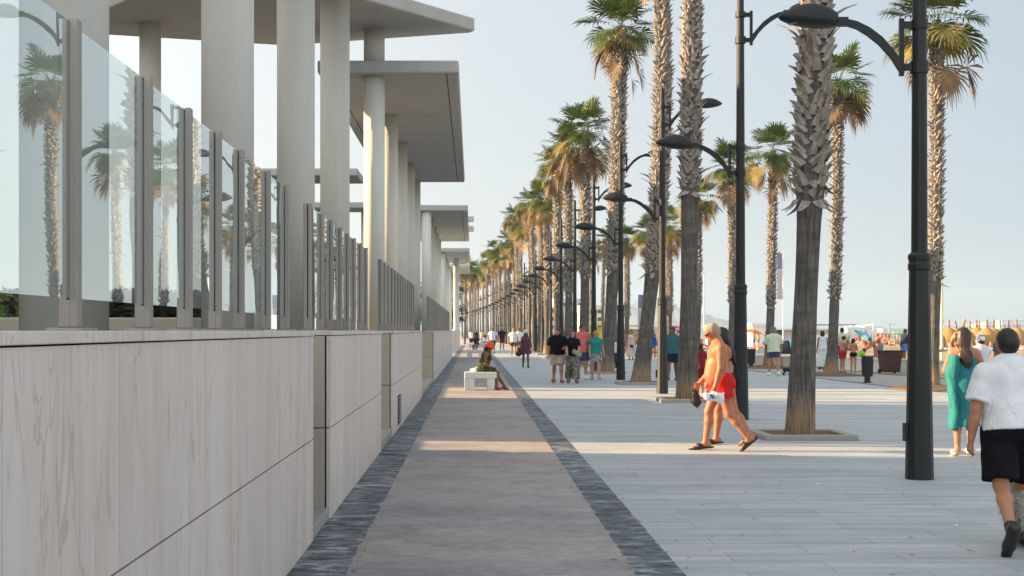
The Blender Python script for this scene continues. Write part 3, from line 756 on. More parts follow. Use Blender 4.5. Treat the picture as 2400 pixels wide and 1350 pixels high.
for i, (X, Y, H, zb, r0, r1, rb, ln, bow, lab) in enumerate(BR):
    palm(lab, X, Y, H, zb, r0, r1, rb, ln, bow, 40 + i, .55, .95, 'palms in the back row beside the beach walk', CROWNB[i % 3], 1.0)
    m = MB(); m.lathe([(1.3, -.004), (1.0, .05), (.5, .12), (.2, .13)], 20, (X, Y)); mm = m.build('soil_mound', M['soil'], None, True)
    tag(mm, ['low earth mound under the tall thin palm at right', 'low earth mound under the lopsided palm', 'low earth mound under the reddish palm', 'earth mound under the palm behind the second lamp'][i] if i < 4 else 'one of the small earth mounds under the far beach side palms', 'mound', 'earth mounds under the back row palms')
# trunks out of frame to the right that the glass mirrors
for i, (X, Y, H) in enumerate(((13.0, 8.5, 11.0), (13.0, 19.0, 10.4), (13.0, 29.0, 10.8))):
    palm(['beach side palm far outside the right edge', 'beach side palm outside the right edge, mirrored in the nearest pane', 'beach side palm just outside the right edge'][i], X, Y, H, 2.9, .28, .18, .21, (.1, 0), .05, 60 + i, .8, .9, 'palms in the back row beside the beach walk', CROWNB[i % 3])
# farther along: copies
VAR = [palm('one of the far front row palms that merge toward the vanishing point', 5.1, 107.6, 11.8, 3.9, .23, .16, .165, (.1, 0), .05, 70, .72, .8),
       palm('one of the far front row palms that merge toward the vanishing point', 5.1, 118.3, 12.4, 4.6, .22, .15, .155, (-.25, 0), .10, 71, .68, .8),
       palm('one of the far front row palms that merge toward the vanishing point', 5.05, 129, 11.4, 3.3, .24, .165, .17, (.3, 0), .12, 72, .74, .8)]
rp = random.Random(3)
for i in range(24):
    Y = 139.7 + 10.7 * i
    dup(VAR[i % 3], (5.1 + curveX(Y) + rp.uniform(-.15, .15), Y + rp.uniform(-.8, .8), 0), rp.uniform(0, 6), rp.uniform(.86, 1.16))
for i in range(16):
    Y = 128.5 + 10.7 * i
    dup(VAR[i % 3], (13.0 + curveX(Y) + rp.uniform(-.2, .2), Y + rp.uniform(-1, 1), 0), rp.uniform(0, 6), rp.uniform(.78, .92), 'one of the far beach side palms, hidden among the front trunks', 'palms in the back row beside the beach walk')
for i, (X, Y, s) in enumerate(((-1.0, 172, .82), (-2.4, 196, .8), (-.2, 214, .9))):
    dup(VAR[i], (X, Y, 0), i * 1.3, s, ['dark green palm just right of the farthest pavilion', 'second dark palm behind the farthest pavilion', 'third dark palm left of the far rows'][i], 'palms left of the path')
# dark trees at the far end on the left
for i, (X, Y, h, w) in enumerate(((-3.4, 146, 5.6, 1.9), (-2.6, 160, 4.0, 1.5), (-5.6, 190, 8, 3.2))):
    t = thing('broadleaf_tree', ['dark broadleaf tree beside the free standing pillar', 'small dark tree below the farthest palm crowns', 'larger dark tree at the far end of the path'][i], 'tree', (X, Y, 0), 0, 'dark trees at the far end')
    b = MB(); b.tube([(0, 0, 0), (.05, 0, h * .3), (.0, .1, h * .6)], [.16, .12, .06], 8)
    for a in range(5): b.tube([(0, 0, h * .35), (w * .5 * math.cos(a * 1.26), w * .5 * math.sin(a * 1.26), h * .68)], [.07, .025], 6)
    b.build('trunk', M['trunk'], t, True)
    V = []; F = []
    for c in range(26):
        cc = Vector((rl.gauss(0, w * .42), rl.gauss(0, w * .42), h * .66 + rl.gauss(0, h * .15)))
        for _ in range(110):
            p = cc + Vector((rl.gauss(0, .28), rl.gauss(0, .28), rl.gauss(0, .22))) * (w / 1.6)
            u = Vector((rl.gauss(0, 1), rl.gauss(0, 1), rl.gauss(0, 1))).normalized(); q = u.orthogonal().normalized(); k = len(V)
            V += [p - u * .13, p + q * .07, p + u * .13, p - q * .07]; F.append((k, k + 1, k + 2, k + 3))
    link('crown', fastmesh('crown', V, F, M['darkleaf'], smooth=False), t)
# ---------------------------------------------------------------- bodies: smooth unions of tapered limbs, meshed as one surface
def surface_net(f, org, h):
    s = f < 0
    nx, ny, nz = f.shape
    cnt = np.zeros((nx - 1, ny - 1, nz - 1), np.uint8)
    for dx in (0, 1):
        for dy in (0, 1):
            for dz in (0, 1): cnt += s[dx:nx - 1 + dx, dy:ny - 1 + dy, dz:nz - 1 + dz]
    I, J, K = np.nonzero((cnt > 0) & (cnt < 8))
    acc = np.zeros((len(I), 3), np.float32); num = np.zeros(len(I), np.float32)
    for ax in range(3):
        o1, o2 = [a for a in range(3) if a != ax]
        for a in (0, 1):
            for b in (0, 1):
                off = [0, 0, 0]; off[o1] = a; off[o2] = b
                i0 = (I + off[0], J + off[1], K + off[2]); off2 = list(off); off2[ax] = 1
                i1 = (I + off2[0], J + off2[1], K + off2[2])
                f0 = f[i0]; f1 = f[i1]; m = (f0 < 0) != (f1 < 0)
                t = np.where(m, f0 / np.where(m, f0 - f1, 1), 0)
                p = np.zeros((len(I), 3), np.float32); p[:, o1] = a; p[:, o2] = b; p[:, ax] = t
                acc += p * m[:, None]; num += m
    V = (acc / num[:, None] + np.stack([I, J, K], 1)) * h + np.asarray(org, np.float32)
    idx = np.full(cnt.shape, -1, np.int32); idx[I, J, K] = np.arange(len(I))
    Fs = []
    for ax in range(3):
        sl0 = [slice(1, -1)] * 3; sl1 = [slice(1, -1)] * 3; sl0[ax] = slice(0, -1); sl1[ax] = slice(1, None)
        a = s[tuple(sl0)]; b = s[tuple(sl1)]
        E = np.stack(np.nonzero(a != b), 1); 
        if not len(E): continue
        inside_first = a[tuple(E.T)]
        base = E.copy(); o1, o2 = [(1, 2), (2, 0), (0, 1)][ax]
        for q in range(3):
            if q != ax: base[:, q] += 1
        def cell(d1, d2):
            c = base.copy(); c[:, o1] -= d1; c[:, o2] -= d2; return idx[c[:, 0], c[:, 1], c[:, 2]]
        q = np.stack([cell(1, 1), cell(0, 1), cell(0, 0), cell(1, 0)], 1)
        q[~inside_first] = q[~inside_first][:, ::-1]
        Fs.append(q)
    F = np.concatenate(Fs); return V, F[(F >= 0).all(1)]

class Sdf:
    def __init__(s): s.p = []
    def rc(s, a, b, ra, rb, sy=1.0, k=.02, right=(1, 0, 0), ca=False, cb=False, cut=None, flute=None):
        "tapered round limb a-b; sy flattens it across `right`; ca / cb give it a flat end; cut = (point, normal) trims"
        s.p.append((np.array(a, float), np.array(b, float), ra, rb, sy, k, np.array(right, float), ca, cb, cut, flute)); return s
    def ball(s, c, r, k=.02, **kw): return s.rc(c, (c[0], c[1], c[2] + 1e-4), r, r, k=k, **kw)
    def grow(s, d):
        q = Sdf(); q.p = [(a, b, ra + d, rb + d, *r) for a, b, ra, rb, *r in s.p]; return q
    def mesh(s, name, h, mat, wrinkle=0.0, seed=0):
        pts = np.array([p[0] for p in s.p] + [p[1] for p in s.p]); rm = max(max(p[2], p[3]) * max(1, p[4]) for p in s.p)
        mar = rm + 3 * h
        lo = np.min([np.minimum(p[0], p[1]) - max(p[2], p[3]) * max(1, p[4]) for p in s.p], 0) - 3 * h
        hi = np.max([np.maximum(p[0], p[1]) + max(p[2], p[3]) * max(1, p[4]) for p in s.p], 0) + 3 * h
        n = np.ceil((hi - lo) / h).astype(int) + 1
        f = np.full(n, 10.0, np.float32)
        axs = [lo[i] + h * np.arange(n[i]) for i in range(3)]
        for a, b, ra, rb, sy, k, right, ca, cb, cut, flute in s.p:
            m = max(ra, rb) * max(1, sy) + k + 2.5 * h + (.04 if flute else 0)
            i0 = np.maximum(0, np.floor((np.minimum(a, b) - m - lo) / h).astype(int)); i1 = np.minimum(n, np.ceil((np.maximum(a, b) + m - lo) / h).astype(int) + 1)
            X = axs[0][i0[0]:i1[0], None, None]; Y = axs[1][None, i0[1]:i1[1], None]; Z = axs[2][None, None, i0[2]:i1[2]]
            w = b - a; L = np.linalg.norm(w); w = w / L if L > 1e-6 else np.array([0, 0, 1.])
            x = right - w * right.dot(w)
            if np.linalg.norm(x) < 1e-3: x = np.array([0, 1., 0]) - w * w[1]
            x /= np.linalg.norm(x); y = np.cross(w, x)
            dx, dy, dz = X - a[0], Y - a[1], Z - a[2]
            lx = dx * x[0] + dy * x[1] + dz * x[2]; ly = (dx * y[0] + dy * y[1] + dz * y[2]) / sy; lz = dx * w[0] + dy * w[1] + dz * w[2]
            r = np.sqrt(lx * lx + ly * ly)
            if flute:
                r = r * (1 + flute[0] * np.sin(flute[1] * np.arctan2(ly, lx) + flute[2] * lz) * np.clip(lz / max(L, 1e-3), 0, 1))
            bb = (ra - rb) / max(L, 1e-6); bb = min(.97, max(-.97, bb)); aa = math.sqrt(1 - bb * bb)
            kk = r * -bb + lz * aa
            d = np.where(kk < 0, np.sqrt(r * r + lz * lz) - ra, np.where(kk > aa * L, np.sqrt(r * r + (lz - L) ** 2) - rb, r * aa + lz * bb - ra))
            d = d * min(1.0, sy)
            if ca: d = np.maximum(d, -lz)
            if cb: d = np.maximum(d, lz - L)
            if cut is not None:
                cp, cn = cut; cn = np.array(cn, float); cn /= np.linalg.norm(cn)
                d = np.maximum(d, (X - cp[0]) * cn[0] + (Y - cp[1]) * cn[1] + (Z - cp[2]) * cn[2])
            sub = f[i0[0]:i1[0], i0[1]:i1[1], i0[2]:i1[2]]
            t = np.clip(.5 + .5 * (sub - d) / k, 0, 1)
            sub[...] = sub * (1 - t) + d * t - k * t * (1 - t)
        if wrinkle:
            X = axs[0][:, None, None]; Y = axs[1][None, :, None]; Z = axs[2][None, None, :]
            f += (wrinkle * (np.sin(X * 31 + seed + 3 * np.sin(Z * 9 + Y * 7)) * np.sin(Z * 17 + X * 11 + seed * 2) + .6 * np.sin(Y * 43 + Z * 29 + seed))).astype(np.float32)
        V, F = surface_net(f, lo, h)
        return fastmesh(name, V, F, mat)

SK = {'a': skin('tanned_skin', (.42, .215, .125)), 'b': skin('light_skin', (.52, .31, .22)), 'c': skin('brown_skin', (.22, .105, .06)), 'r': skin('sunburnt_skin', (.40, .175, .092))}
CL = {}
def col(c):
    k = tuple(round(x, 3) for x in c)
    if k not in CL: CL[k] = cloth('cloth_%d' % len(CL), c)
    return CL[k]
PAT = {'leopard': mat_pattern('leafy_dress_print', (.012, .014, .010), (.05, .055, .025), (.22, .20, .12), 26),
       'zebra': mat_pattern('dark_swirl_print', (.02, .02, .02), (.15, .14, .12), (.38, .36, .33), 13, .8, (1, 1, .35), 2.5),
       'floral': mat_pattern('floral_print', (.06, .07, .13), (.45, .42, .40), (.30, .12, .14), 22),
       'coral': mat_pattern('coral_leaf_print', (.48, .12, .10), (.62, .18, .15), (.55, .26, .22), 26),
       'purple': mat_pattern('dark_purple_print', (.045, .02, .05), (.13, .045, .07), (.08, .06, .14), 18)}
HAIR = {'dark': plain('dark_hair', (.014, .010, .009), .45, .4, 40, 0, .4, .6, 60, (1, 1, .15)), 'brown': plain('brown_wet_hair', (.040, .017, .009), .38, .6, 30, 0, .5, .7, 50, (1, 1, .12)),
        'grey': plain('short_grey_hair', (.40, .28, .20), .8, .2, 40), 'fair': plain('fair_hair', (.32, .21, .12), .6, .3, 40)}
SHADE = plain('dark_sunglass_lens', (.006, .006, .007), .12, .1, 5, 0, .6)

def V3(*a): return np.array(a, float)
def rotx(v, a):  # pitch forward (about +x): y towards -z
    c, s = math.cos(a), math.sin(a); return np.array([v[0], v[1] * c + v[2] * s, -v[1] * s + v[2] * c])
def rotz(v, a):
    c, s = math.cos(a), math.sin(a); return np.array([v[0] * c - v[1] * s, v[0] * s + v[1] * c, v[2]])

def person(label, loc, heading, H=1.7, h=.016, sk='a', fem=False, w=1.0, belly=0.0, lean=0, head=(0, 0), legs=((0, 0, 0), (0, 0, 0)), feet=(0, 0),
           arms=((0, 8, 10, 0), (0, 8, 10, 0)), top=None, bottom=None, hair=('short', 'dark'), hat=None, shoes=None, glasses=False, z=0.0, sit=None, cat='person', group='people', back=None):
    "angles in degrees; index 0 = the person's left (-x is left when facing +y)"
    s = H / 1.735; T = thing('person', label, cat, (loc[0], loc[1], z), R(heading), group)
    fing = h <= .0125
    # --- skeleton
    A = {}
    pel = V3(0, 0, 0)
    for i, sd in ((0, -1), (1, 1)):
        p, kn, ab = (R(a) for a in legs[i])
        hip = V3(sd * .088 * s * (1.05 if fem else 1), 0, -.04 * s)
        kd = V3(sd * math.sin(ab), math.sin(p) * math.cos(ab), -math.cos(p) * math.cos(ab)); knee = hip + kd * .43 * s
        q = p - kn; sdv = V3(sd * math.sin(ab) * .6, math.sin(q), -math.cos(q)); sdv /= np.linalg.norm(sdv); ank = knee + sdv * .415 * s
        fp = R(feet[i]); c_, s_ = math.cos(fp), math.sin(fp)
        def ft(y, zz): return ank + V3(sd * .25 * max(0, y) * .5, y * c_ + zz * s_, -y * s_ + zz * c_) * s
        A[i] = dict(hip=hip, knee=knee, ank=ank, heel=ft(-.045, -.045), ball=ft(.105, -.055), toe=ft(.165, -.062))
    low = min(min(A[i]['heel'][2] - .038 * s, A[i]['ball'][2] - .028 * s, A[i]['toe'][2] - .022 * s) for i in (0, 1))
    up = V3(0, 0, -low + (.012 if shoes else 0)) if sit is None else V3(0, 0, sit + .10 * s)
    for i in (0, 1):
        for kx in A[i]: A[i][kx] = A[i][kx] + up
    pel = pel + up; ln = R(lean)
    def tor(x, y, zz): return pel + rotx(V3(x, y, zz) * s, ln)
    sw = (.165 if fem else .19) * w
    waist, chest, neck0 = tor(0, .005, .17), tor(0, .0, .36), tor(0, -.012, .50)
    hyaw, hp = R(head[0]), R(head[1])
    nk = tor(0, .012, .575); hc0 = nk + rotx(V3(0, .018, .078) * s, ln * .4 + hp * .6)
    def hd(x, y, zz): return hc0 + rotz(rotx(V3(x, y, zz) * s, hp), hyaw)
    hr = rotz(V3(1, 0, 0), hyaw)
    b = Sdf()
    W = w * (.92 if fem else 1)
    b.rc(tor(-.07 * W, 0, -.02), tor(.07 * W, 0, -.02), .105 * s * w, .105 * s * w, .95, .05, (0, 1, 0))
    b.rc(tor(0, 0, .0), waist, .145 * s * w, (.122 if fem else .135) * s * w, .74, .05)
    b.rc(waist, chest, (.122 if fem else .138) * s * w, .158 * s * W, .70, .06)
    b.rc(tor(-sw * .78, -.005, .42), tor(sw * .78, -.005, .42), .078 * s, .078 * s, .9, .05, (0, 1, 0))
    b.rc(chest, tor(0, -.015, .47), .135 * s * W, .085 * s, .66, .06)
    if belly: b.rc(tor(0, .05 + belly * .5, .06), tor(0, .045 + belly * .3, .2), .10 * s + belly * .35, .095 * s + belly * .25, 1, .07)
    for sd in (-1, 1):
        b.ball(tor(sd * .075 * w, -.055, -.05), .095 * s * (1.05 if fem else .95) * w, .05)
        if fem: b.ball(tor(sd * .07, .095, .33), .062 * s, .05)
        else: b.rc(tor(sd * .045, .06, .37), tor(sd * .12, .05, .38), .062 * s, .05 * s, 1, .05)
    b.rc(tor(0, -.012, .47), nk + V3(0, 0, .03) * s, (.052 if fem else .064) * s, (.048 if fem else .058) * s, 1, .04)
    # head: skull, face, jaw, nose, ears
    b.rc(hd(0, -.022, .035), hd(0, .018, .04), .088 * s, .080 * s, .86, .03, (0, 0, 1))
    b.rc(hd(0, .025, .0), hd(0, .048, -.062), .068 * s, .044 * s, 1, .04, hr)
    b.rc(hd(0, .062, -.06), hd(0, .066, -.085), .024 * s, .02 * s, 1, .03, hr)
    b.rc(hd(-.03, .068, .032), hd(.03, .068, .032), .02 * s, .02 * s, 1, .03)
    b.rc(hd(0, .086, .018), hd(0, .104, -.018), .010 * s, .017 * s, 1, .018)
    b.rc(hd(-.02, .086, -.052), hd(.02, .086, -.052), .011 * s, .011 * s, 1, .015)
    for sd in (-1, 1): b.rc(hd(sd * .076, -.012, .018), hd(sd * .074, -.002, -.022), .022 * s, .014 * s, .6, .012, (0, 1, 0))
    # legs
    for i, sd in ((0, -1), (1, 1)):
        a = A[i]; lw = w * (1.06 if fem else 1)
        b.rc(a['hip'], a['knee'], .092 * s * lw, .058 * s, 1, .04)
        cm = a['knee'] * .68 + a['ank'] * .32 + V3(0, -.016 * s, 0)
        b.rc(a['knee'], cm, .056 * s, .056 * s * lw, 1, .03); b.rc(cm, a['ank'], .055 * s * lw, .036 * s, 1, .03)
        b.rc(a['ank'], a['heel'], .037 * s, .036 * s, 1, .02); b.rc(a['heel'] * .7 + a['ank'] * .3, a['ball'], .036 * s, .032 * s, 1, .025)
        d = (a['toe'] - a['ball']); rt = V3(1, 0, 0)
        if fing:
            for t in range(5):
                o_ = rt * (t - 2) * .0165 * s * 1.1; lt = 1.1 - .09 * (t if sd > 0 else 4 - t)
                b.rc(a['ball'] + o_ * .8, a['ball'] + d * lt + o_, .015 * s, .0115 * s if t != (0 if sd > 0 else 4) else .014 * s, 1, .012)
        else: b.rc(a['ball'], a['toe'], .034 * s, .026 * s, .8, .02, (0, 0, 1))
    # arms
    J = {}
    for i, sd in ((0, -1), (1, 1)):
        sh = tor(sd * sw, -.005, .425); ar = arms[i]
        if isinstance(ar, dict):
            el = V3(*ar['e']) * s + up; wr = V3(*ar['h']) * s + up
            ud = el - sh; el = sh + ud / np.linalg.norm(ud) * .285 * s; fd = wr - el; fd /= np.linalg.norm(fd)
            wr = el + fd * .245 * s; curl = ar.get('curl', 25)
        else:
            p, ab, eb, tw = (R(x) for x in ar[:4]); curl = ar[4] if len(ar) > 4 else 28
            ud = V3(sd * math.sin(ab), math.sin(p) * math.cos(ab), -math.cos(p) * math.cos(ab)); ud = rotx(ud, ln * .5)
            el = sh + ud * .285 * s
            fd = V3(sd * (math.sin(ab) * .7) - sd * math.sin(tw), math.sin(p + eb), -math.cos(p + eb)); fd /= np.linalg.norm(fd); wr = el + fd * .245 * s
        aw = .92 if fem else 1.05
        b.rc(sh, el, .056 * s * aw, .042 * s * aw, 1, .035)
        b.rc(el, el * .65 + wr * .35, .040 * s * aw, .041 * s * aw, 1, .025); b.rc(el * .65 + wr * .35, wr, .041 * s * aw, .027 * s * aw, 1, .02)
        # hand: palm + five fingers
        inw = V3(-sd, 0, 0); inw = inw - fd * inw.dot(fd)
        inw = inw / np.linalg.norm(inw) if np.linalg.norm(inw) > .2 else V3(0, 0, -1.)
        ac = np.cross(fd, inw); ac /= np.linalg.norm(ac)
        if ac[1] * 1 + ac[2] * .5 < 0: ac = -ac
        pc = wr + fd * .085 * s
        b.rc(wr, pc, .027 * s, .036 * s, .62, .018, ac)
        tip = pc + fd * .08 * s
        fr_ = max(.0082 * s, .62 * h)
        kn_ = []
        for t in range(4 if h < .02 else 0):
            o_ = ac * (1.5 - t) * .0185 * s; Lf = (.072, .080, .076, .060)[t] * s; c1 = R(curl * (.75 + .15 * t)); 
            p0 = pc + o_ * .95 - fd * .005 * s; p1 = p0 + (fd * math.cos(c1 * .6) + inw * math.sin(c1 * .6)) * Lf * .5
            p2 = p1 + (fd * math.cos(c1 * 1.7) + inw * math.sin(c1 * 1.7)) * Lf * .5
            b.rc(p0, p1, fr_ * 1.12, fr_, 1, .004); b.rc(p1, p2, fr_, fr_ * .85, 1, .003)
        if h < .02:
            t0 = wr + fd * .03 * s + ac * .022 * s; t1 = t0 + (fd * .75 + ac * .55 + inw * .25) * .042 * s; t2 = t1 + (fd * .95 + ac * .12 + inw * .3) * .032 * s
            b.rc(t0, t1, fr_ * 1.45, fr_ * 1.2, 1, .012); b.rc(t1, t2, fr_ * 1.2, fr_ * .95, 1, .003)
        else: b.rc(pc, pc + (fd + inw * .3) * .06 * s, .028 * s, .02 * s, .8, .015, ac)
        J[i] = dict(sh=sh, el=el, wr=wr, palm=pc, tip=tip, inw=inw, fd=fd)
    link('body', b.mesh('body', h, SK[sk]), T)
    g = .013 * s + h * .25
    def put(name, sdf, mat, wr=0.0, par=T): return link(name, sdf.mesh(name, h, mat, wr, len(label)), par)
    # --- clothes
    if top:
        c = Sdf(); kind, mt = top[0], top[1]; o_ = top[2] if len(top) > 2 else {}
        lo = g + o_.get('loose', .012); hem = o_.get('hem', -.06); sl = o_.get('sleeve', .55)
        if kind in ('tee', 'tank', 'dress'):
            c.rc(tor(0, -.022, hem), waist, .154 * s * w + lo + .010 + belly * .4, .140 * s * w + lo + belly * .35, 1.0 if kind == 'tee' else .86, .05, ca=True)
            if belly: c.rc(tor(0, .05 + belly * .5, max(hem + .09, .03)), tor(0, .045 + belly * .3, .2), .10 * s + belly * .35 + lo, .095 * s + belly * .25 + lo, 1, .05, cut=(tor(0, 0, hem), rotx(V3(0, 0, -1), ln)))
            c.rc(waist, chest, .140 * s * w + lo, .160 * s * W + lo, .74, .05)
            c.rc(chest, tor(0, -.015, .445), .140 * s * W + lo, .092 * s + lo, .68, .05, cb=kind != 'tee')
            if fem:
                for sd in (-1, 1): c.ball(tor(sd * .07, .095, .33), .062 * s + lo, .05)
            if kind == 'tee': c.rc(tor(-sw * .86, -.005, .408), tor(sw * .86, -.005, .408), .064 * s + lo * .8, .064 * s + lo * .8, .95, .05, (0, 1, 0), cut=(tor(0, 0, .488), rotx(V3(0, .35, 1), ln)))
            else:
                for sd in (-1, 1): c.rc(tor(sd * .095, .07, .36), tor(sd * .10, -.02, .50), .028 * s, .024 * s, 1, .02); c.rc(tor(sd * .10, -.02, .50), tor(sd * .10, -.085, .38), .024 * s, .028 * s, 1, .02)
        if kind == 'tee':
            for i in (0, 1):
                e = J[i]['sh'] + (J[i]['el'] - J[i]['sh']) * sl
                if sl <= 1: c.rc(J[i]['sh'], e, .052 * s + lo * .75, .049 * s + lo + .006, 1, .03, cb=True)
                else:
                    c.rc(J[i]['sh'], J[i]['el'], .058 * s + lo, .046 * s + lo, 1, .03); c.rc(J[i]['el'], J[i]['wr'], .046 * s + lo, .032 * s + lo, 1, .02, cb=True)
        if kind == 'bra':
            c.rc(tor(0, 0, .27), tor(0, 0, .315), .147 * s * W + g * .6, .152 * s * W + g * .6, .72, .02, ca=True, cb=True)
            for sd in (-1, 1): c.ball(tor(sd * .07, .095, .33), .064 * s + g * .5, .03)
        if kind == 'towel':
            c.rc(tor(0, .0, .36), tor(0, -.01, -.06), .172 * s, .205 * s, .80, .03, ca=True, flute=(.015, 5, 3))
            c.rc(tor(0, -.01, -.06), tor(.0, .0, -.58), .205 * s, .205 * s, .84, .05, cb=True, flute=(.05, 6, 4))
        if kind == 'dress':
            L = o_.get('len', .45)
            c.rc(tor(0, 0, .05), tor(0, 0, 0) + V3(0, 0, -L * s), .15 * s * w + lo, o_.get('flare', .20) * s + lo, .85, .05, cb=True, flute=(.05, 7, 3))
        put({'tee': 'shirt', 'tank': 'tank_top', 'bra': 'bikini_top', 'dress': 'dress', 'towel': 'towel'}[kind], c, mt, .0035 * s if h < .02 and kind in ('tee', 'dress', 'towel') else .0)
    if bottom:
        c = Sdf(); kind, mt = bottom[0], bottom[1]; o_ = bottom[2] if len(bottom) > 2 else {}
        lo = g + o_.get('loose', .014); L = o_.get('len', .7); wz = o_.get('waist', .06)
        if kind in ('shorts', 'pants'):
            c.rc(tor(-.06 * w, -.004, -.03), tor(.06 * w, -.004, -.03), .108 * s * w + lo * .7, .108 * s * w + lo * .7, .95, .05, (0, 1, 0))
            c.rc(tor(0, 0, -.02), tor(0, 0, wz), .148 * s * w + lo * .5 + belly * .15, .140 * s * w + lo * .4 + belly * .2, .8, .04, cb=True)
            for sd in (-1, 1): c.ball(tor(sd * .075 * w, -.055, -.05), .10 * s * w + lo * .5, .05)
            for i in (0, 1):
                a = A[i]
                if kind == 'shorts': c.rc(a['hip'], a['hip'] + (a['knee'] - a['hip']) * L, .096 * s * w + lo * .7, (.074 + .004 * L) * s * (1 + (w - 1) * .5) + lo * 1.05, 1, .014, cb=True)
                else:
                    fl = o_.get('flare', .085); e = a['knee'] + (a['ank'] - a['knee']) * L
                    c.rc(a['hip'], a['knee'], .098 * s + lo, .075 * s + lo + fl * .3, 1, .03, flute=(.03, 5, 4)); c.rc(a['knee'], e, .073 * s + lo + fl * .3, .05 * s + lo + fl, 1, .03, cb=True, flute=(.08, 6, 5))
        if kind == 'skirt':
            c.rc(tor(0, 0, .10), tor(0, 0, -.12), .135 * s * w + lo, .175 * s * w + lo, .85, .03, ca=True)
            c.rc(tor(0, 0, -.08), pel + V3(0, 0, -L * s), .172 * s * w + lo, o_.get('flare', .25) * s, .85, .04, cb=True, flute=(.06, 7, 3))
        if kind == 'brief':
            c.rc(tor(-.07 * w, 0, -.035), tor(.07 * w, 0, -.035), .110 * s * w + g, .110 * s * w + g, .96, .04, (0, 1, 0), cut=(tor(0, 0, -.115), V3(0, .2, -1)))
            c.rc(tor(0, 0, -.03), tor(0, 0, wz), .149 * s * w + g, .140 * s * w + g, .78, .03, cb=True)
            for sd in (-1, 1): c.ball(tor(sd * .075 * w, -.055, -.05), .096 * s * w * 1.06 + g, .04, cut=(tor(0, 0, -.12), V3(0, .0, -1)))
        put({'shorts': 'shorts', 'pants': 'trousers', 'skirt': 'skirt', 'brief': 'swim_briefs'}[kind], c, mt, .003 * s if h < .02 and kind != 'brief' else 0)
    # --- hair and hats
    if hair:
        c = Sdf(); kind, hm_ = hair; e = (.003 if hm_ == 'grey' else .008) * s + h * .3
        cut = (hd(0, .094, .072), rotz(rotx(V3(0, .755, -.655), hp), hyaw))
        if kind == 'bald': cut = (hd(0, -.03, .05), rotz(rotx(V3(0, .72, .18), hp), hyaw)); e *= .6
        c.rc(hd(0, -.022, .035), hd(0, .018, .04), .088 * s + e, .080 * s + e, .86, .02, (0, 0, 1), cut=cut)
        if kind in ('short', 'bald'): c.rc(hd(0, -.045, -.0), hd(0, -.05, -.035), .066 * s + e, .046 * s + e, 1, .02, cut=cut if kind == 'bald' else (hd(0, -.01, .0), rotz(V3(0, 1, 0), hyaw)))
        if kind in ('long', 'bob', 'pony'):
            for sd in (-1, 1): c.rc(hd(sd * .07, -.02, .03), hd(sd * .072, -.025, -.09 if kind != 'pony' else -.03), .034 * s, .03 * s, 1.3, .03, (1, 0, 0))
            c.rc(hd(0, -.055, .02), hd(0, -.075, -.10), .078 * s, .075 * s, .7, .03, hr)
            if kind == 'long':
                c.rc(hd(0, -.075, -.08), tor(.01, -.12, .34), .082 * s, .085 * s, .5, .03, hr, flute=(.12, 7, 9)); c.rc(tor(.0, -.12, .37), tor(.02, -.135, .24), .085 * s, .045 * s, .45, .03, hr, flute=(.18, 7, 9))
            if kind == 'pony': c.rc(hd(0, -.10, .02), hd(0, -.13, -.12), .035 * s, .025 * s, 1, .02)
        put('hair', c, HAIR[hm_] if isinstance(hm_, str) else hm_, .004 * s if kind == 'long' else .0015)
    if hat:
        c = Sdf(); kind, hm_ = hat; ax_ = rotz(rotx(V3(0, -.15, 1), hp), hyaw)
        top_ = hd(0, -.008, .03); e = .012 * s
        c.rc(top_, top_ + ax_ * .055 * s, .094 * s + e, .082 * s + e, 1, .03, hr, cut=(top_ - ax_ * .002, -ax_))
        if kind == 'bucket': c.rc(top_ + ax_ * .012 * s, top_ - ax_ * .050 * s, .098 * s, .165 * s, 1, .012, hr, cb=True, ca=True)
        if kind == 'cap': fw = rotz(rotx(V3(0, 1, 0), hp), hyaw); c.rc(top_ + fw * .07 * s, top_ + fw * .15 * s, .07 * s, .055 * s, .18, .015, hr)
        put('hat', c, hm_)
    # --- face
    if glasses:
        c = Sdf()
        for sd in (-1, 1):
            c.rc(hd(sd * .022, .094, .012), hd(sd * .05, .080, .014), .021 * s, .021 * s, .5, .012, (0, 0, 1)); c.rc(hd(sd * .062, .07, .018), hd(sd * .082, -.015, .022), .0075 * s, .0065 * s, 1, .01)
        c.rc(hd(-.02, .10, .016), hd(.02, .10, .016), .006 * s, .006 * s, 1, .01)
        link('sunglasses', c.mesh('sunglasses', min(h, .009), SHADE), T)
    elif h < .017:
        c = Sdf()
        for sd in (-1, 1): c.ball(hd(sd * .03, .080, .012), .013 * s, .004)
        link('eyes', c.mesh('eyes', .006, SHADE), T)
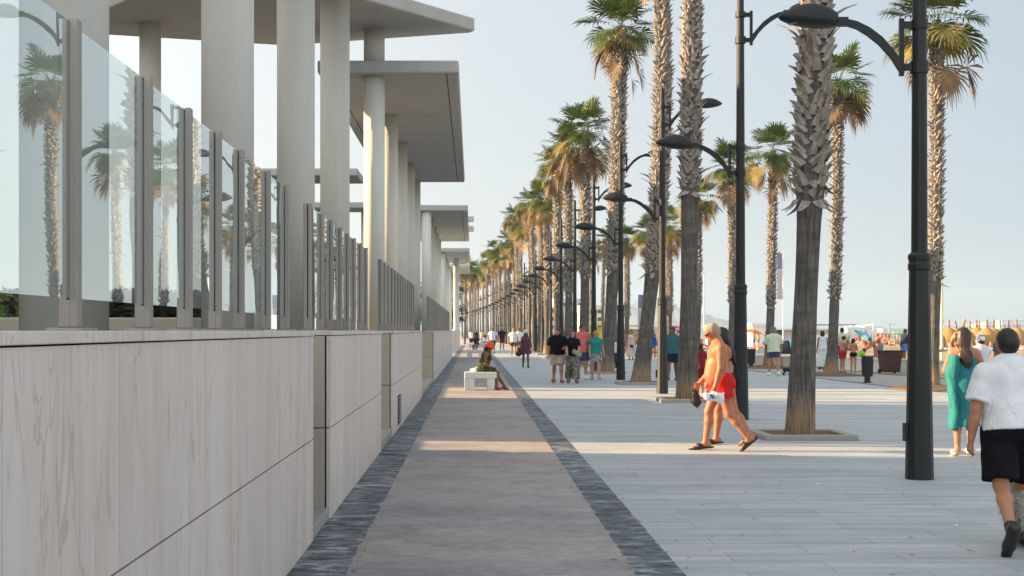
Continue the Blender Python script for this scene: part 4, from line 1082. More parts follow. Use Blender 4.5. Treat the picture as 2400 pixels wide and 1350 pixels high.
    # --- shoes
    if shoes:
        kind, sm = shoes
        for i, sd in ((0, -1), (1, 1)):
            a = A[i]; c = Sdf(); dn = V3(0, 0, 1.)
            fw = a['ball'] - a['heel']; fw /= np.linalg.norm(fw); upv = np.cross(V3(1, 0, 0), fw); upv = upv if upv[2] > 0 or abs(feet[i]) > 80 else -upv
            if kind == 'shoe':
                c.rc(a['heel'] - fw * .008 * s, a['ball'], .049 * s, .050 * s, 1, .02, (1, 0, 0)); c.rc(a['ball'], a['toe'] + fw * .022 * s, .048 * s, .042 * s, .85, .02, (1, 0, 0))
                c.rc(a['heel'], a['ank'] + (a['knee'] - a['ank']) * .04, .045 * s, .047 * s, 1, .02)
                o2 = put('shoe', c, sm)
            else:
                so = -upv * .034 * s
                c.rc(a['heel'] + so - fw * .03 * s, a['toe'] + so + fw * .03 * s, .047 * s, .050 * s, .30, .01, (1, 0, 0))
                c.rc(a['ball'] - V3(.036 * s, 0, 0) - fw * .02 * s, a['ball'] + V3(.036 * s, 0, 0) - fw * .02 * s, .038 * s, .038 * s, 1.25, .012, upv, cut=(a['ball'] + so * .7, -upv))
                o2 = put('sandal', c, sm)
            if kind == 'shoe' and len(shoes) and H > 1 and h < .014:
                k_ = Sdf(); k_.rc(a['ank'] + (a['knee'] - a['ank']) * .02, a['ank'] + (a['knee'] - a['ank']) * .16, .046 * s, .047 * s, 1, .01, cb=True); put('sock', k_, sm)
    T_info = dict(A=A, J=J, hd=hd, tor=tor, s=s, T=T, up=up, loc=loc, heading=R(heading), z=z)
    return T_info
def world_pt(pi, p):
    q = rotz(np.array(p, float), pi['heading']); return Vector((q[0] + pi['loc'][0], q[1] + pi['loc'][1], q[2] + pi['z']))
# ---------------------------------------------------------------- street furniture
def bench(label, x0, x1, Y, d=.62):
    t = thing('bench', label, 'bench', ((x0 + x1) / 2, Y, 0), 0, 'white concrete benches on the path')
    w = (x1 - x0) / 2
    s = MB(); s.box(-w, w, 0, d, .33, .505); s.build('seat', M['white_conc'], t, bevel=.02)
    for a, b in ((-w, -w + .28), (w - .26, w - .06)):
        l = MB(); l.box(a, b, .002, d - .002, 0, .3295); l.build('leg', M['white_conc'], t, bevel=.01)
    return t
bench('nearest white concrete bench, the one the woman in the orange hat sits on', -.235, .66, 38.9)
bench('white concrete bench just behind the orange hat', -.33, .66, 84, 1.2)
bench('pale low bench with people sitting, third along the path', .05, 1.2, 108, 1.2)
bench('tiny pale bench at the far end near the pillar', -.6, .3, 132, 1.2)
def slot_bin(label, X, Y, s=1.0):
    t = thing('litter_bin', label, 'litter bin', (X, Y, 0), 0, 'black litter bins'); t.scale = (s,) * 3
    b = MB(); b.lathe([(.165, .20), (.185, .80), (.19, .81)], 20); b.build('body', M['black'], t)
    q = MB()
    for k in range(26):
        for r in range(7):
            a = 6.283 * (k + .5 * (r % 2)) / 26; z = .28 + .07 * r; rr = .170 + .02 * (z - .2) / .6
            q.box(rr * math.cos(a) - .006, rr * math.cos(a) + .006, rr * math.sin(a) - .006, rr * math.sin(a) + .006, z, z + .04)
    q.build('perforation', M['lamp'], t)
    p = MB(); p.lathe([(.13, 0), (.13, .03), (.095, .05), (.095, .199)], 16); p.build('pedestal', M['black'], t)
    r = MB(); r.lathe([(.195, .811), (.2, .83), (.2, .85), (.17, .851)], 20); r.build('rim', M['black'], t)
slot_bin('black perforated litter bin on a pedestal left of the nearest lamp post', 12.5, 44.6)
slot_bin('black litter bin showing right of the second lamp post', 12.25, 62.0, 1.0)
X, Y = 16.05, 54.2
t = thing('wheelie_bin', 'brown wheelie bin standing against the low wall', 'bin', (X, Y, 0), R(8))
b = MB(); vs = [(-.28, -.3, .06), (.28, -.3, .06), (.28, .3, .06), (-.28, .3, .06), (-.36, -.36, .86), (.36, -.36, .86), (.36, .36, .86), (-.36, .36, .86)]
b.add(vs, [(3, 2, 1, 0), (4, 5, 6, 7), (0, 1, 5, 4), (1, 2, 6, 5), (2, 3, 7, 6), (3, 0, 4, 7)]); b.build('body', M['brownbin'], t, bevel=.02)
b = MB(); b.box(-.39, .39, -.40, .40, .861, .90); b.build('lid', M['brownbin'], t, bevel=.012)
for sx in (-.31, .31):
    b = MB(); b.tube([(sx - .03, .25, .09), (sx + .03, .25, .09)], .09, 14); b.build('wheel', M['black'], t)
LW = [((12.9, 68.2), (13.35, 66.4), 'low sunlit wall block left of the man in the pale green shirt'), ((13.5, 65.2), (13.9, 63.6), 'low sunlit wall block right of the man in the pale green shirt'),
      ((13.95, 63.4), (14.5, 61.6), 'low yellow stone wall block beside the nearest thick trunk'), ((15.2, 59.8), (16.7, 55.2), 'long low concrete wall block behind the black litter bin'),
      ((16.75, 55.0), (18.0, 50.8), 'low wall block behind the brown wheelie bin'), ((18.1, 50.4), (19.6, 45.2), 'low wall block behind the woman in the turquoise towel'), ((19.7, 44.8), (22, 37), 'low wall block at the right edge')]
for (x0, y0), (x1, y1), lab in LW:
    t = thing('low_wall', lab, 'low wall', (x0, y0, 0), 0, 'low wall blocks between walk and sand')
    d = Vector((x1 - x0, y1 - y0)); n = Vector((d.y, -d.x)).normalized() * -.45
    q = [(0, 0), (d.x, d.y), (d.x + n.x, d.y + n.y), (n.x, n.y)]
    b = MB(); b.prism(q, -.1, .46); b.build('block', M['limestone'] if y0 > 61 else M['white_conc'], t, bevel=.015)
    c = d.normalized() * .03; m_ = n.normalized() * .03
    b = MB(); b.prism([(-c.x - m_.x, -c.y - m_.y), (d.x + c.x - m_.x, d.y + c.y - m_.y), (d.x + n.x + c.x + m_.x, d.y + n.y + c.y + m_.y), (n.x - c.x + m_.x, n.y - c.y + m_.y)], .461, .54)
    b.build('coping', M['white_conc'], t, bevel=.01)
for px, Y, zt, lab in ((2207, 78, 8.3, 'slim cream light pole on the sand right of the nearest lamp post'), (1650, 120, 6.6, 'thin white pole on the beach left of the second lamp post')):
    X = PX(px, Y); t = thing('light_pole', lab, 'pole', (X, Y, sandz(X, Y) - .05))
    b = MB(); b.tube([(0, 0, 0), (0, 0, zt)], [.085, .06], 12); b.build('pole', plain('cream_pole_paint', (.66, .60, .46), .5, .05) if px > 2000 else M['white'], t)
    b = MB(); b.box(-.45, .05, -.05, .05, zt + .001, zt + .06); b.build('light_bar', M['white'], t)
for px, Y, zt, lab, cols in ((1835, 150, 10.2, 'tall banner flag, violet above and grey below, on a white pole by the kiosk', ((.20, .20, .34), (.42, .42, .45))), (1509, 150, 5.6, 'smaller dark violet banner flag left of the third palm', ((.16, .16, .30), (.30, .30, .36)))):
    X = PX(px, Y); t = thing('banner_flag', lab, 'flag', (X, Y, sandz(X, Y) - .05))
    b = MB(); b.tube([(0, 0, 0), (0, 0, zt)], [.07, .045], 8); b.tube([(0, 0, zt - .06), (-.6, 0, zt - .06)], .03, 6); b.build('pole', M['white'], t)
    for k, (a, c_) in enumerate(((.35, 0), (1.0, .36))):
        b = MB(); h_ = min(4.9, zt * .75); n_ = 8
        for i in range(n_):
            z0 = zt - .1 - h_ * (c_ + (a - c_) * i / n_) if k else zt - .1 - h_ * a * i / n_
            z1 = zt - .1 - h_ * (c_ + (a - c_) * (i + 1) / n_) if k else zt - .1 - h_ * a * (i + 1) / n_
            f0 = .06 * math.sin(z0 * 2); f1 = .06 * math.sin(z1 * 2)
            b.add([(-.08, 0, z0), (-.62, f0, z0), (-.62, f1, z1), (-.08, 0, z1), (-.08, .012, z0), (-.62, f0 + .012, z0), (-.62, f1 + .012, z1), (-.08, .012, z1)], [(0, 1, 2, 3), (7, 6, 5, 4), (0, 4, 5, 1), (3, 2, 6, 7), (1, 5, 6, 2), (0, 3, 7, 4)])
        b.build('banner', col(cols[k]), t)

# ---------------------------------------------------------------- people on the promenade
tshirt_white = cloth('white_jersey', (.74, .74, .77), .04, .8)
black_cl = cloth('black_fabric', (.006, .006, .008), .1, .4); navy = col((.02, .025, .06))
p1 = person('man in white t-shirt and black shorts walking away at the right edge', (4.05, 10.62), -2, H=1.65, h=.0105, sk='a', w=1.03, belly=.03, lean=3, head=(0, 3),
       legs=((-17, 24, 3), (16, 8, 7)), feet=(58, -6), arms=((-6, 15, 14, 4, 32), (6, 12, 18, 4, 30)),
       top=('tee', tshirt_white, dict(hem=-.035, sleeve=.82, loose=.026)), bottom=('shorts', black_cl, dict(len=.90, loose=.04)), hair=('short', 'dark'), shoes=('shoe', M['black']))
towel_m = cloth('turquoise_towel', (.03, .20, .215), .14, .9)
p2 = person('woman wrapped in a turquoise towel walking away, long wet brown hair, cream sandals', (6.47, 18.55), -8, H=1.655, h=.0125, sk='a', fem=True, head=(-10, 8),
       legs=((-4, 6, 1), (12, 14, 1)), feet=(8, 0), arms=(dict(e=(-.235, .10, .17), h=(-.13, .17, .50), curl=40), dict(e=(.27, -.02, .19), h=(.20, .20, .24))),
       top=('towel', towel_m), hair=('long', 'brown'), shoes=('sandal', plain('cream_sandal', (.62, .56, .48), .6)))
# the folded edge of the towel that falls in a ruffle on her left
s2 = p2['s']; V = []; F = []; n = 26
for i in range(n + 1):
    f = i / n; z = .40 * (1 - f) - .63 * f; wv = .014 * math.sin(f * 13) * (f ** .6); x0 = -.10 + .008 * math.sin(f * 9)
    for k, (dx, dy) in enumerate(((0, -.165), (-.075, -.20), (-.14, -.14), (-.175, -.05))):
        V.append(((x0 + dx * (.62 + .45 * math.exp(-((f - .24) / .12) ** 2) + .07 * math.sin(f * 13 + k * .6)) + wv * k * .25) * s2, (dy - .03 * math.sin(f * 11 + k)) * s2, p2['tor'](0, 0, 0)[2] + z * s2))
for i in range(n):
    for k in range(3): F.append((i * 4 + k, i * 4 + k + 1, (i + 1) * 4 + k + 1, (i + 1) * 4 + k))
rf_ = link('towel_ruffle', fastmesh('towel_ruffle', V, F, towel_m), p2['T']); sm_ = rf_.modifiers.new('thick', 'SOLIDIFY'); sm_.thickness = .012
red = cloth('red_swim_shorts', (.58, .022, .02), .08, .5)
p3 = person('shirtless older man in red swim shorts and sunglasses striding left, black sliders', (3.42, 19.42), 90, H=1.76, h=.0105, sk='r', w=1.08, belly=.085, lean=6, head=(-4, 30),
       legs=((-12, 26, 2), (20, 14, 2)), feet=(34, 2), arms=((5, 9, 12, 2, 45), (10, 8, 30, 4, 50)), bottom=('shorts', red, dict(len=.52, loose=.028, waist=.03)), hair=('short', 'grey'), glasses=True, shoes=('sandal', M['black']))
p4 = person('woman in a black bikini walking left behind the man in red shorts', (3.66, 20.35), 88, H=1.685, h=.0125, sk='r', fem=True, w=1.05, lean=4, head=(-6, 10),
       legs=((-14, 18, 1), (14, 10, 1)), feet=(24, 2), arms=((14, 8, 30, 2), (-8, 8, 20, 2)), top=('bra', black_cl), bottom=('brief', black_cl, dict(waist=.09)), hair=('long', 'dark'), shoes=('sandal', M['black']))
person('dark haired woman facing the camera, half hidden left of the second lamp post', (5.50, 31.2), 182, H=1.62, h=.016, sk='b', fem=True, top=('tee', col((.30, .24, .22))), bottom=('shorts', navy), hair=('long', 'dark'), shoes=('sandal', M['black']))
person('dark haired child in a red top just left of the man in red shorts', (5.55, 34.4), 30, H=1.33, h=.016, sk='a', fem=True, top=('tee', col((.22, .02, .03))), bottom=('shorts', col((.2, .015, .02))), hair=('bob', 'dark'), shoes=('sandal', M['black']))
# things they hold
def cloth_blob(name, label, cat, pts, rad, mat, h=.010, sy=.5, wr=.006):
    c = Sdf(); q = [np.array(p) for p in pts]; o_ = q[0]
    for a, b in zip(q[:-1], q[1:]): c.rc(a - o_, b - o_ + 1e-4, rad * 1.0, rad * .9, sy, .03, (1, 0, 0))
    ob = link(name, c.mesh(name, h, mat, wr, 3)); ob.location = tuple(o_); tag(ob, label, cat); return ob
hp_ = world_pt(p3, p3['J'][0]['palm'])
bag = thing('cloth_bag', 'white crumpled plastic bag with dark letters in the hand of the man in red shorts', 'bag', tuple(hp_))
c = Sdf()
c.rc((.0, -.02, -.02), (-.10, -.015, -.045), .035, .052, .42, .02, (1, 0, 0)); c.rc((-.09, -.015, -.04), (-.145, -.01, -.02), .04, .02, .5, .02, (1, 0, 0)); c.rc((.0, -.02, -.03), (.09, -.02, -.05), .04, .062, .42, .02, (1, 0, 0)); c.rc((.07, -.02, -.05), (.10, -.02, -.135), .055, .03, .42, .02, (1, 0, 0)); c.rc((.09, -.02, -.03), (.135, -.02, .0), .04, .022, .5, .02, (1, 0, 0))
link('bag_body', c.mesh('bag_body', .009, cloth('white_plastic', (.80, .80, .83), .05, .7), .008, 2), bag)
lt = MB()
def stroke(b, pts, w, y0, y1, ox, oz):
    for (xa, za), (xb, zb) in zip(pts[:-1], pts[1:]):
        d = Vector((xb - xa, zb - za)).normalized(); n_ = Vector((-d.y, d.x)) * w / 2
        pl = [(xa + n_.x, za + n_.y), (xb + n_.x, zb + n_.y), (xb - n_.x, zb - n_.y), (xa - n_.x, za - n_.y)]
        b.add([(ox + x, y0, oz + z) for x, z in pl] + [(ox + x, y1, oz + z) for x, z in pl], [(3, 2, 1, 0), (4, 5, 6, 7), (0, 1, 5, 4), (1, 2, 6, 5), (2, 3, 7, 6), (3, 0, 4, 7)])
stroke(lt, [(0, 0), (0, .06), (.035, .0), (.035, .06)], .012, -.048, -.02, -.045, -.075); stroke(lt, [(.06, 0), (.06, .06)], .012, -.048, -.02, -.045, -.075)
lt.build('lettering', M['black'], bag)
hp_ = world_pt(p3, p3['J'][1]['palm'])
hb = thing('shoulder_bag', 'small black bag with a strap in the far hand of the man in red shorts', 'bag', tuple(hp_))
b = MB(); b.tube([(0, 0, 0), (-.03, 0, -.04), (-.10, 0, -.10), (-.08, 0, -.22), (.02, 0, -.30)], .008, 6); b.build('strap', M['black'], hb)
c = Sdf(); c.rc((-.02, 0, -.10), (.0, 0, -.22), .05, .065, .5, .02); link('pouch', c.mesh('pouch', .012, M['black']), hb)
kid = person('toddler in a blue badged cap carried by the woman in the turquoise towel', (6.78, 18.80), 15, H=.95, h=.013, sk='b', legs=((50, 60, 20), (50, 60, 20)), arms=((50, 20, 40, 10), (50, 20, 40, 10)),
       top=('tee', col((.62, .62, .66))), bottom=('shorts', navy, dict(len=.5)), hair=('short', 'brown'), hat=('cap', col((.12, .17, .42))), z=.72)
bd = MB(); q = kid['hd'](0, -.115, .075); bd.lathe([(.001, 0), (.032, .001), (.034, .006)], 16); o_ = bd.build('cap_badge', M['white'], kid['T']); o_.location = tuple(q); o_.rotation_euler = (R(80), 0, 0)
# white fluffy dog at the right edge
def dog(label, X, Y, heading, L, Ht, mat, fluffy=False, h=.014, tail=True):
    T = thing('dog', label, 'dog', (X, Y, 0), R(heading)); c = Sdf(); s = Ht / .5
    c.rc((0, -.22 * s, .36 * s), (0, .16 * s, .38 * s), .105 * s, .125 * s, 1, .04); c.rc((0, .10 * s, .36 * s), (0, .16 * s, .30 * s), .12 * s, .10 * s, 1, .04)
    c.rc((0, .20 * s, .42 * s), (0, .29 * s, .53 * s), .075 * s, .07 * s, 1, .03); c.rc((0, .30 * s, .55 * s), (0, .33 * s, .55 * s), .08 * s, .07 * s, 1, .03); c.rc((0, .36 * s, .53 * s), (0, .45 * s, .51 * s), .045 * s, .03 * s, 1, .03)
    for sd in (-1, 1):
        c.rc((sd * .06 * s, .29 * s, .62 * s), (sd * .09 * s, .28 * s, .55 * s), .022 * s, .03 * s, .5, .015)
        c.rc((sd * .065 * s, .15 * s, .32 * s), (sd * .065 * s, .13 * s, .17 * s), .05 * s, .032 * s, 1, .03); c.rc((sd * .065 * s, .13 * s, .17 * s), (sd * .065 * s, .15 * s, .035 * s), .030 * s, .026 * s, 1, .015); c.rc((sd * .065 * s, .15 * s, .028 * s), (sd * .065 * s, .19 * s, .024 * s), .03 * s, .024 * s, 1, .015)
        f_ = .03 if sd > 0 else -.03
        c.rc((sd * .06 * s, -.20 * s, .34 * s), (sd * .065 * s, -.15 * s, .22 * s), .075 * s, .045 * s, 1, .03); c.rc((sd * .065 * s, -.15 * s, .22 * s), (sd * .065 * s, -.26 * s, .14 * s), .042 * s, .03 * s, 1, .02)
        c.rc((sd * .065 * s, -.26 * s, .14 * s), (sd * .065 * s, -.24 * s, .035 * s), .028 * s, .025 * s, 1, .015); c.rc((sd * .065 * s, -.24 * s, .026 * s), (sd * .065 * s, -.20 * s, .024 * s), .03 * s, .023 * s, 1, .015)
    c.rc((0, -.27 * s, .42 * s), (0, -.36 * s, .60 * s), .03 * s, .018 * s, 1, .03)
    link('body', c.mesh('body', h, mat, .012 if fluffy else .002, 5), T)
    if fluffy:
        V = []; F = []; rd = random.Random(2)
        me = T.children[0].data; n_ = len(me.vertices); co = [v.co.copy() for v in me.vertices]; no = [v.normal.copy() for v in me.vertices]
        for _ in range(5200):
            i = rd.randrange(n_); p = co[i]; nn = (no[i] + Vector((rd.gauss(0, .45), rd.gauss(0, .45), rd.gauss(-.5, .4)))).normalized(); t_ = nn.orthogonal().normalized() * .006; l_ = rd.uniform(.03, .075); k = len(V)
            V += [p - t_, p + t_, p + nn * l_ * .6 + t_ * .5 + Vector((0, 0, -.01)), p + nn * l_ + Vector((0, 0, -.025))]; F.append((k, k + 1, k + 2, k + 3))
        link('coat', fastmesh('coat', V, F, mat, smooth=False), T)
    b = MB(); e = .33 * s
    for sd in (-1, 1): b.lathe([(.001, .0), (.010 * s, .01 * s), (.001, .02 * s)], 8, (sd * .035 * s, .385 * s))
    b.v = [(x, y, z + .565 * s) for x, y, z in b.v]; b.build('eyes', SHADE, T)
    b = MB(); b.lathe([(.001, 0), (.018 * s, .012 * s), (.001, .028 * s)], 8, (0, .478 * s)); b.v = [(x, y, z + .50 * s) for x, y, z in b.v]; b.build('nose', SHADE, T)
    return T
dog('fluffy white dog at the right edge beside the man in the white t-shirt', 4.235, 10.72, 8, .7, .46, plain('white_fur', (.62, .61, .57), .9, .12, 20), True)
dog('small black dog with pale paws beside the man in the pale green shirt', 11.62, 52.0, -80, .4, .30, plain('black_fur', (.02, .018, .016), .8, .4, 12))

# seated woman
w8 = person('woman in an orange sun hat and leafy dress sitting on the nearest bench, looking down', (.29, 39.25), -92, H=1.66, h=.0125, sk='c', fem=True, w=1.02, lean=13, head=(0, 32), sit=.505,
       legs=((72, 40, 4), (80, 84, 2)), feet=(14, 2), arms=((-2, 6, 58, 16), (0, 6, 62, 16)), top=('dress', PAT['leopard'], dict(len=.12, loose=.012, flare=.19)), bottom=('shorts', PAT['leopard'], dict(len=.86, loose=.034)),
       hair=('bob', 'dark'), hat=('bucket', cloth('orange_straw', (.80, .11, .03), .1, .5)), shoes=('sandal', plain('coral_sandal', (.55, .07, .04), .6)))
hp_ = (world_pt(w8, w8['J'][0]['palm']) + world_pt(w8, w8['J'][1]['palm'])) / 2
ph = thing('phone', 'pale phone held on the lap of the seated woman', 'phone', tuple(hp_ + Vector((.06, 0, .0))), R(-92)); b = MB(); b.box(-.075, .075, -.05, .05, -.006, .006); b.build('case', M['white'], ph, bevel=.003); b = MB(); b.box(-.068, .068, -.044, .044, .007, .008); b.build('screen', SHADE, ph)
cloth_blob('plastic_bag', 'crumpled pale plastic bag lying on the bench behind the seated woman', 'bag', [(-.02, 39.2, .55), (.07, 39.15, .56), (.11, 39.2, .60)], .055, M['white'], .012, .8, .008)

# the two couples walking towards the camera
person('man in a black polo shirt and beige shorts looking aside, leftmost of the walking couples', (2.69, 44.6), 180, H=1.71, h=.015, sk='a', w=1.14, belly=.05, head=(-38, -4), legs=((14, 6, 2), (-12, 16, 2)), feet=(-4, 22), arms=((22, 6, 60, 24), (-6, 10, 10, 0)),
       top=('tee', black_cl, dict(hem=-.05, sleeve=.75, loose=.024)), bottom=('shorts', col((.44, .38, .29)), dict(len=.84, loose=.03)), hair=('short', 'dark'), shoes=('sandal', M['brownbin']))
p9 = person('woman in a black top and swirl patterned wide trousers beside the black polo man', (3.14, 44.3), 181, H=1.62, h=.015, sk='b', fem=True, head=(-8, 0), legs=((12, 6, 2), (-10, 14, 2)), feet=(-2, 20), arms=((16, 10, 58, 22), (14, 8, 40, 6)),
       top=('tee', black_cl, dict(hem=-.05, sleeve=.6, loose=.018)), bottom=('pants', PAT['zebra'], dict(len=.93, flare=.05)), hair=('bob', 'brown'), glasses=True, shoes=('sandal', M['black']))
hp_ = world_pt(p9, p9['J'][0]['palm'])
cb = thing('clutch_bag', 'beige folded clutch held by the woman in patterned trousers', 'bag', tuple(hp_), R(20)); b = MB(); b.box(-.16, .16, -.03, .03, -.13, .03); b.v = [(x * .9 + z * .3, y, z * .8 - x * .45) for x, y, z in b.v]; b.build('pouch', col((.36, .28, .20)), cb, bevel=.01); b = MB(); b.box(-.15, .15, -.034, -.0305, -.02, .025); b.v = [(x * .9 + z * .3, y, z * .8 - x * .45) for x, y, z in b.v]; b.build('flap', col((.42, .34, .26)), cb)
person('tall man in a coral leaf print shirt, blue shorts and white trainers', (3.68, 47.4), 180, H=1.83, h=.015, sk='a', w=1.06, head=(32, 0), legs=((8, 4, 2), (-8, 10, 2)), feet=(-2, 14), arms=((4, 9, 12, 0), (-6, 9, 14, 0)),
       top=('tee', PAT['coral'], dict(hem=-.10, sleeve=.8, loose=.03)), bottom=('shorts', col((.05, .075, .17)), dict(len=.8, loose=.026)), hair=('short', 'dark'), glasses=True, shoes=('shoe', plain('white_trainer', (.72, .74, .74), .6)))
person('woman in a teal top and floral shorts with a headband, rightmost of the walking couples', (4.12, 47.2), 178, H=1.61, h=.015, sk='b', fem=True, w=1.08, head=(6, 0), legs=((8, 4, 2), (-8, 10, 2)), feet=(-2, 14), arms=((-4, 16, 12, 0), (8, 6, 20, 0)),
       top=('tee', cloth('teal_jersey', (.02, .25, .22), .08, .4), dict(hem=-.02, sleeve=.35, loose=.018)), bottom=('shorts', PAT['floral'], dict(len=.72, loose=.03)), hair=('bob', 'fair'), glasses=True, shoes=('sandal', M['kerb']))
pu = person('woman in a dark purple dress and white cap walking towards the camera', (2.38, 63.3), 180, H=1.62, h=.018, sk='c', fem=True, w=1.12, head=(0, 4), legs=((6, 4, 2), (-6, 8, 2)), arms=((-2, 14, 14, 0), (6, 10, 20, 6)),
       top=('dress', PAT['purple'], dict(len=.33, loose=.016, flare=.235)), hair=('bob', 'dark'), hat=('cap', M['white']), glasses=True, shoes=('shoe', M['black']))
cloth_blob('beach_bag', 'dark beach bag hanging beside the woman in the purple dress', 'bag', [(2.16, 63.1, .78), (2.06, 63.1, .62)], .15, M['black'], .02, .5, .004)
person('fair haired man in a white t-shirt and brown shorts, behind the woman in purple', (2.55, 88), 180, H=1.78, h=.022, sk='a', w=1.06, legs=((10, 4, 2), (-10, 14, 2)), feet=(0, 20), top=('tee', col((.72, .71, .70)), dict(loose=.03)), bottom=('shorts', col((.13, .09, .06)), dict(len=.6)), hair=('short', 'fair'))
person('man in a pale blue shirt walking behind the fair haired man', (3.15, 96), 180, H=1.8, h=.022, sk='c', top=('tee', col((.62, .68, .76)), dict(loose=.03)), bottom=('shorts', col((.12, .08, .06))), hair=('short', 'dark'), shoes=('shoe', M['black']))
person('dark skinned man in a light blue shirt and dark shorts, left of the far walkers', (1.42, 101), 178, H=1.82, h=.022, sk='c', w=1.06, legs=((10, 4, 2), (-10, 14, 2)), feet=(0, 20), top=('tee', col((.50, .60, .78)), dict(loose=.03)), bottom=('shorts', navy, dict(len=.8)), hair=('short', 'dark'), shoes=('shoe', M['black']))
person('man in a black shirt, dark red shorts and grey hat among the far walkers', (2.48, 119), 181, H=1.86, h=.024, sk='c', w=1.08, legs=((10, 4, 2), (-10, 14, 2)), feet=(0, 20), arms=((4, 16, 40, 10), (4, 16, 40, 10)), top=('tee', col((.02, .02, .03)), dict(loose=.03)), bottom=('shorts', col((.14, .015, .03)), dict(len=.85)), hair=('short', 'dark'), hat=('bucket', col((.35, .34, .33))), shoes=('shoe', M['black']))
person('person in white and black sitting on the third bench', (.72, 108.2), -110, H=1.7, h=.024, sk='c', lean=22, sit=.505, legs=((80, 80, 6), (76, 74, 6)), arms=((40, 10, 50, 10), (40, 10, 50, 10)), top=('tee', col((.68, .68, .70)), dict(loose=.03, sleeve=.9)), bottom=('shorts', col((.5, .48, .52)), dict(len=.9)), hair=('short', 'dark'), shoes=('shoe', M['black']))
person('person in dark clothes sitting at the other end of the third bench', (.30, 108.3), 160, H=1.68, h=.024, sk='c', lean=16, sit=.505, legs=((80, 80, 6), (76, 74, 6)), arms=((40, 10, 50, 10), (40, 10, 50, 10)), top=('tee', col((.03, .03, .04)), dict(loose=.03)), bottom=('shorts', col((.2, .18, .26)), dict(len=.9)), hair=('short', 'dark'), shoes=('shoe', M['black']))
person('far person in a white top near the free standing pillar', (-.15, 140), 180, H=1.7, h=.026, sk='c', top=('tee', col((.65, .66, .68))), bottom=('pants', navy, dict(flare=.02)), hair=('short', 'dark'), shoes=('shoe', M['black']))
person('far person in black just right of the white topped one', (.30, 136), 182, H=1.72, h=.026, sk='c', top=('tee', col((.02, .02, .03))), bottom=('shorts', navy), hair=('short', 'dark'), shoes=('shoe', M['black']))
person('far walker in pale clothes behind the third bench', (.95, 150), 180, H=1.7, h=.026, sk='a', top=('tee', col((.55, .53, .5))), bottom=('pants', col((.4, .38, .36)), dict(flare=.02)), hair=('short', 'dark'), shoes=('shoe', M['black']))
# between the palms
p7 = person('man in a teal t-shirt and navy shorts half hidden by the third lamp post', (6.55, 46.2), 165, H=1.73, h=.015, sk='c', w=1.08, head=(-30, 0), legs=((-6, 12, 2), (12, 4, 2)), feet=(14, 0), arms=((0, 13, 10, 0), (-4, 8, 14, 0)),
       top=('tee', col((.045, .13, .16)), dict(hem=-.08, sleeve=.8, loose=.028)), bottom=('shorts', navy, dict(len=.8)), hair=('short', 'dark'), shoes=('sandal', M['black']))
hp_ = world_pt(p7, p7['J'][0]['palm'])
fl = thing('inflatable_mattress', 'folded grey inflatable with a dark rim carried by the man in the teal shirt', 'inflatable', (hp_.x + .02, hp_.y - .02, hp_.z - .02), R(10))
b = MB(); pts = []
for i in range(33):
    a = 2 * math.pi * i / 32; pts.append((.13 * math.copysign(abs(math.cos(a)) ** .6, math.cos(a)), 0, -.36 + .36 * math.copysign(abs(math.sin(a)) ** .6, math.sin(a))))
b.tube(pts, .018, 8, False); b.build('rim', M['black'], fl, True)
b = MB(); b.prism([(x * .93, z * .97 - .01) for x, y, z in pts[:-1]], -.015, .015); b.v = [(x, z, y) for x, y, z in b.v]; b.build('sheet', plain('grey_vinyl', (.30, .34, .38), .25, .2, 8), fl)
person('child in a grey t-shirt partly behind the fourth lamp post', (6.28, 62.6), 175, H=1.28, h=.018, sk='c', top=('tee', col((.52, .56, .62)), dict(loose=.03, sleeve=.9)), bottom=('pants', navy, dict(flare=.012)), hair=('bob', 'dark'), shoes=('shoe', M['black']))
person('woman in a long beige dress shading her eyes with one arm', (9.02, 80.2), 170, H=1.68, h=.022, sk='a', fem=True, arms=(dict(e=(-.42, .05, .50), h=(-.12, .10, .66)), (0, 10, 20, 0)), top=('dress', col((.60, .50, .42)), dict(len=.80, flare=.27)), hair=('bob', 'dark'), shoes=('sandal', M['black']))
cloth_blob('tote_bag', 'light blue tote bag beside the woman in the long beige dress', 'bag', [(9.30, 80, .62), (9.32, 80, .42)], .20, col((.40, .56, .68)), .025, .5, .004)
cloth_blob('handbag', 'small black handbag in front of the woman in the long beige dress', 'bag', [(8.98, 79.85, .78), (9.05, 79.85, .77)], .09, M['black'], .02, .5, .003)
person('woman in a short bright blue dress right of the third palm', (10.33, 80.6), 160, H=1.72, h=.022, sk='a', fem=True, arms=((60, 10, 40, 10), (30, 10, 60, 10)), top=('dress', cloth('bright_blue', (.015, .09, .46)), dict(len=.18, flare=.21)), hair=('bob', 'fair'), shoes=('sandal', M['white']))
person('man in a pale green shirt and khaki hat walking away with a small dog', (10.92, 51.1), 4, H=1.72, h=.016, sk='a', w=1.12, legs=((10, 4, 4), (-8, 10, 3)), feet=(0, 14), arms=((24, 14, 70, 10), (-2, 10, 12, 0)),
       top=('tee', cloth('pale_green_shirt', (.56, .60, .47), .06, .5), dict(hem=-.12, sleeve=.85, loose=.04)), bottom=('shorts', col((.06, .07, .13)), dict(len=.62, loose=.03)), hair=('short', 'grey'), hat=('bucket', col((.16, .155, .12))), shoes=('shoe', M['white']))
person('woman in a white top and wide pale trousers with dark curly hair, seen from behind', (15.0, 60.4), 5, H=1.62, h=.02, sk='c', fem=True, w=1.1, top=('tank', col((.62, .62, .72))), bottom=('pants', col((.60, .66, .64)), dict(flare=.10, len=.95)), hair=('bob', 'dark'), shoes=('sandal', M['black']))
person('dark haired man mostly hidden behind the lopsided palm trunk', (15.9, 60.6), 0, H=1.75, h=.022, sk='c', top=('tee', col((.55, .52, .40))), bottom=('shorts', navy), hair=('short', 'dark'), shoes=('shoe', M['black']))
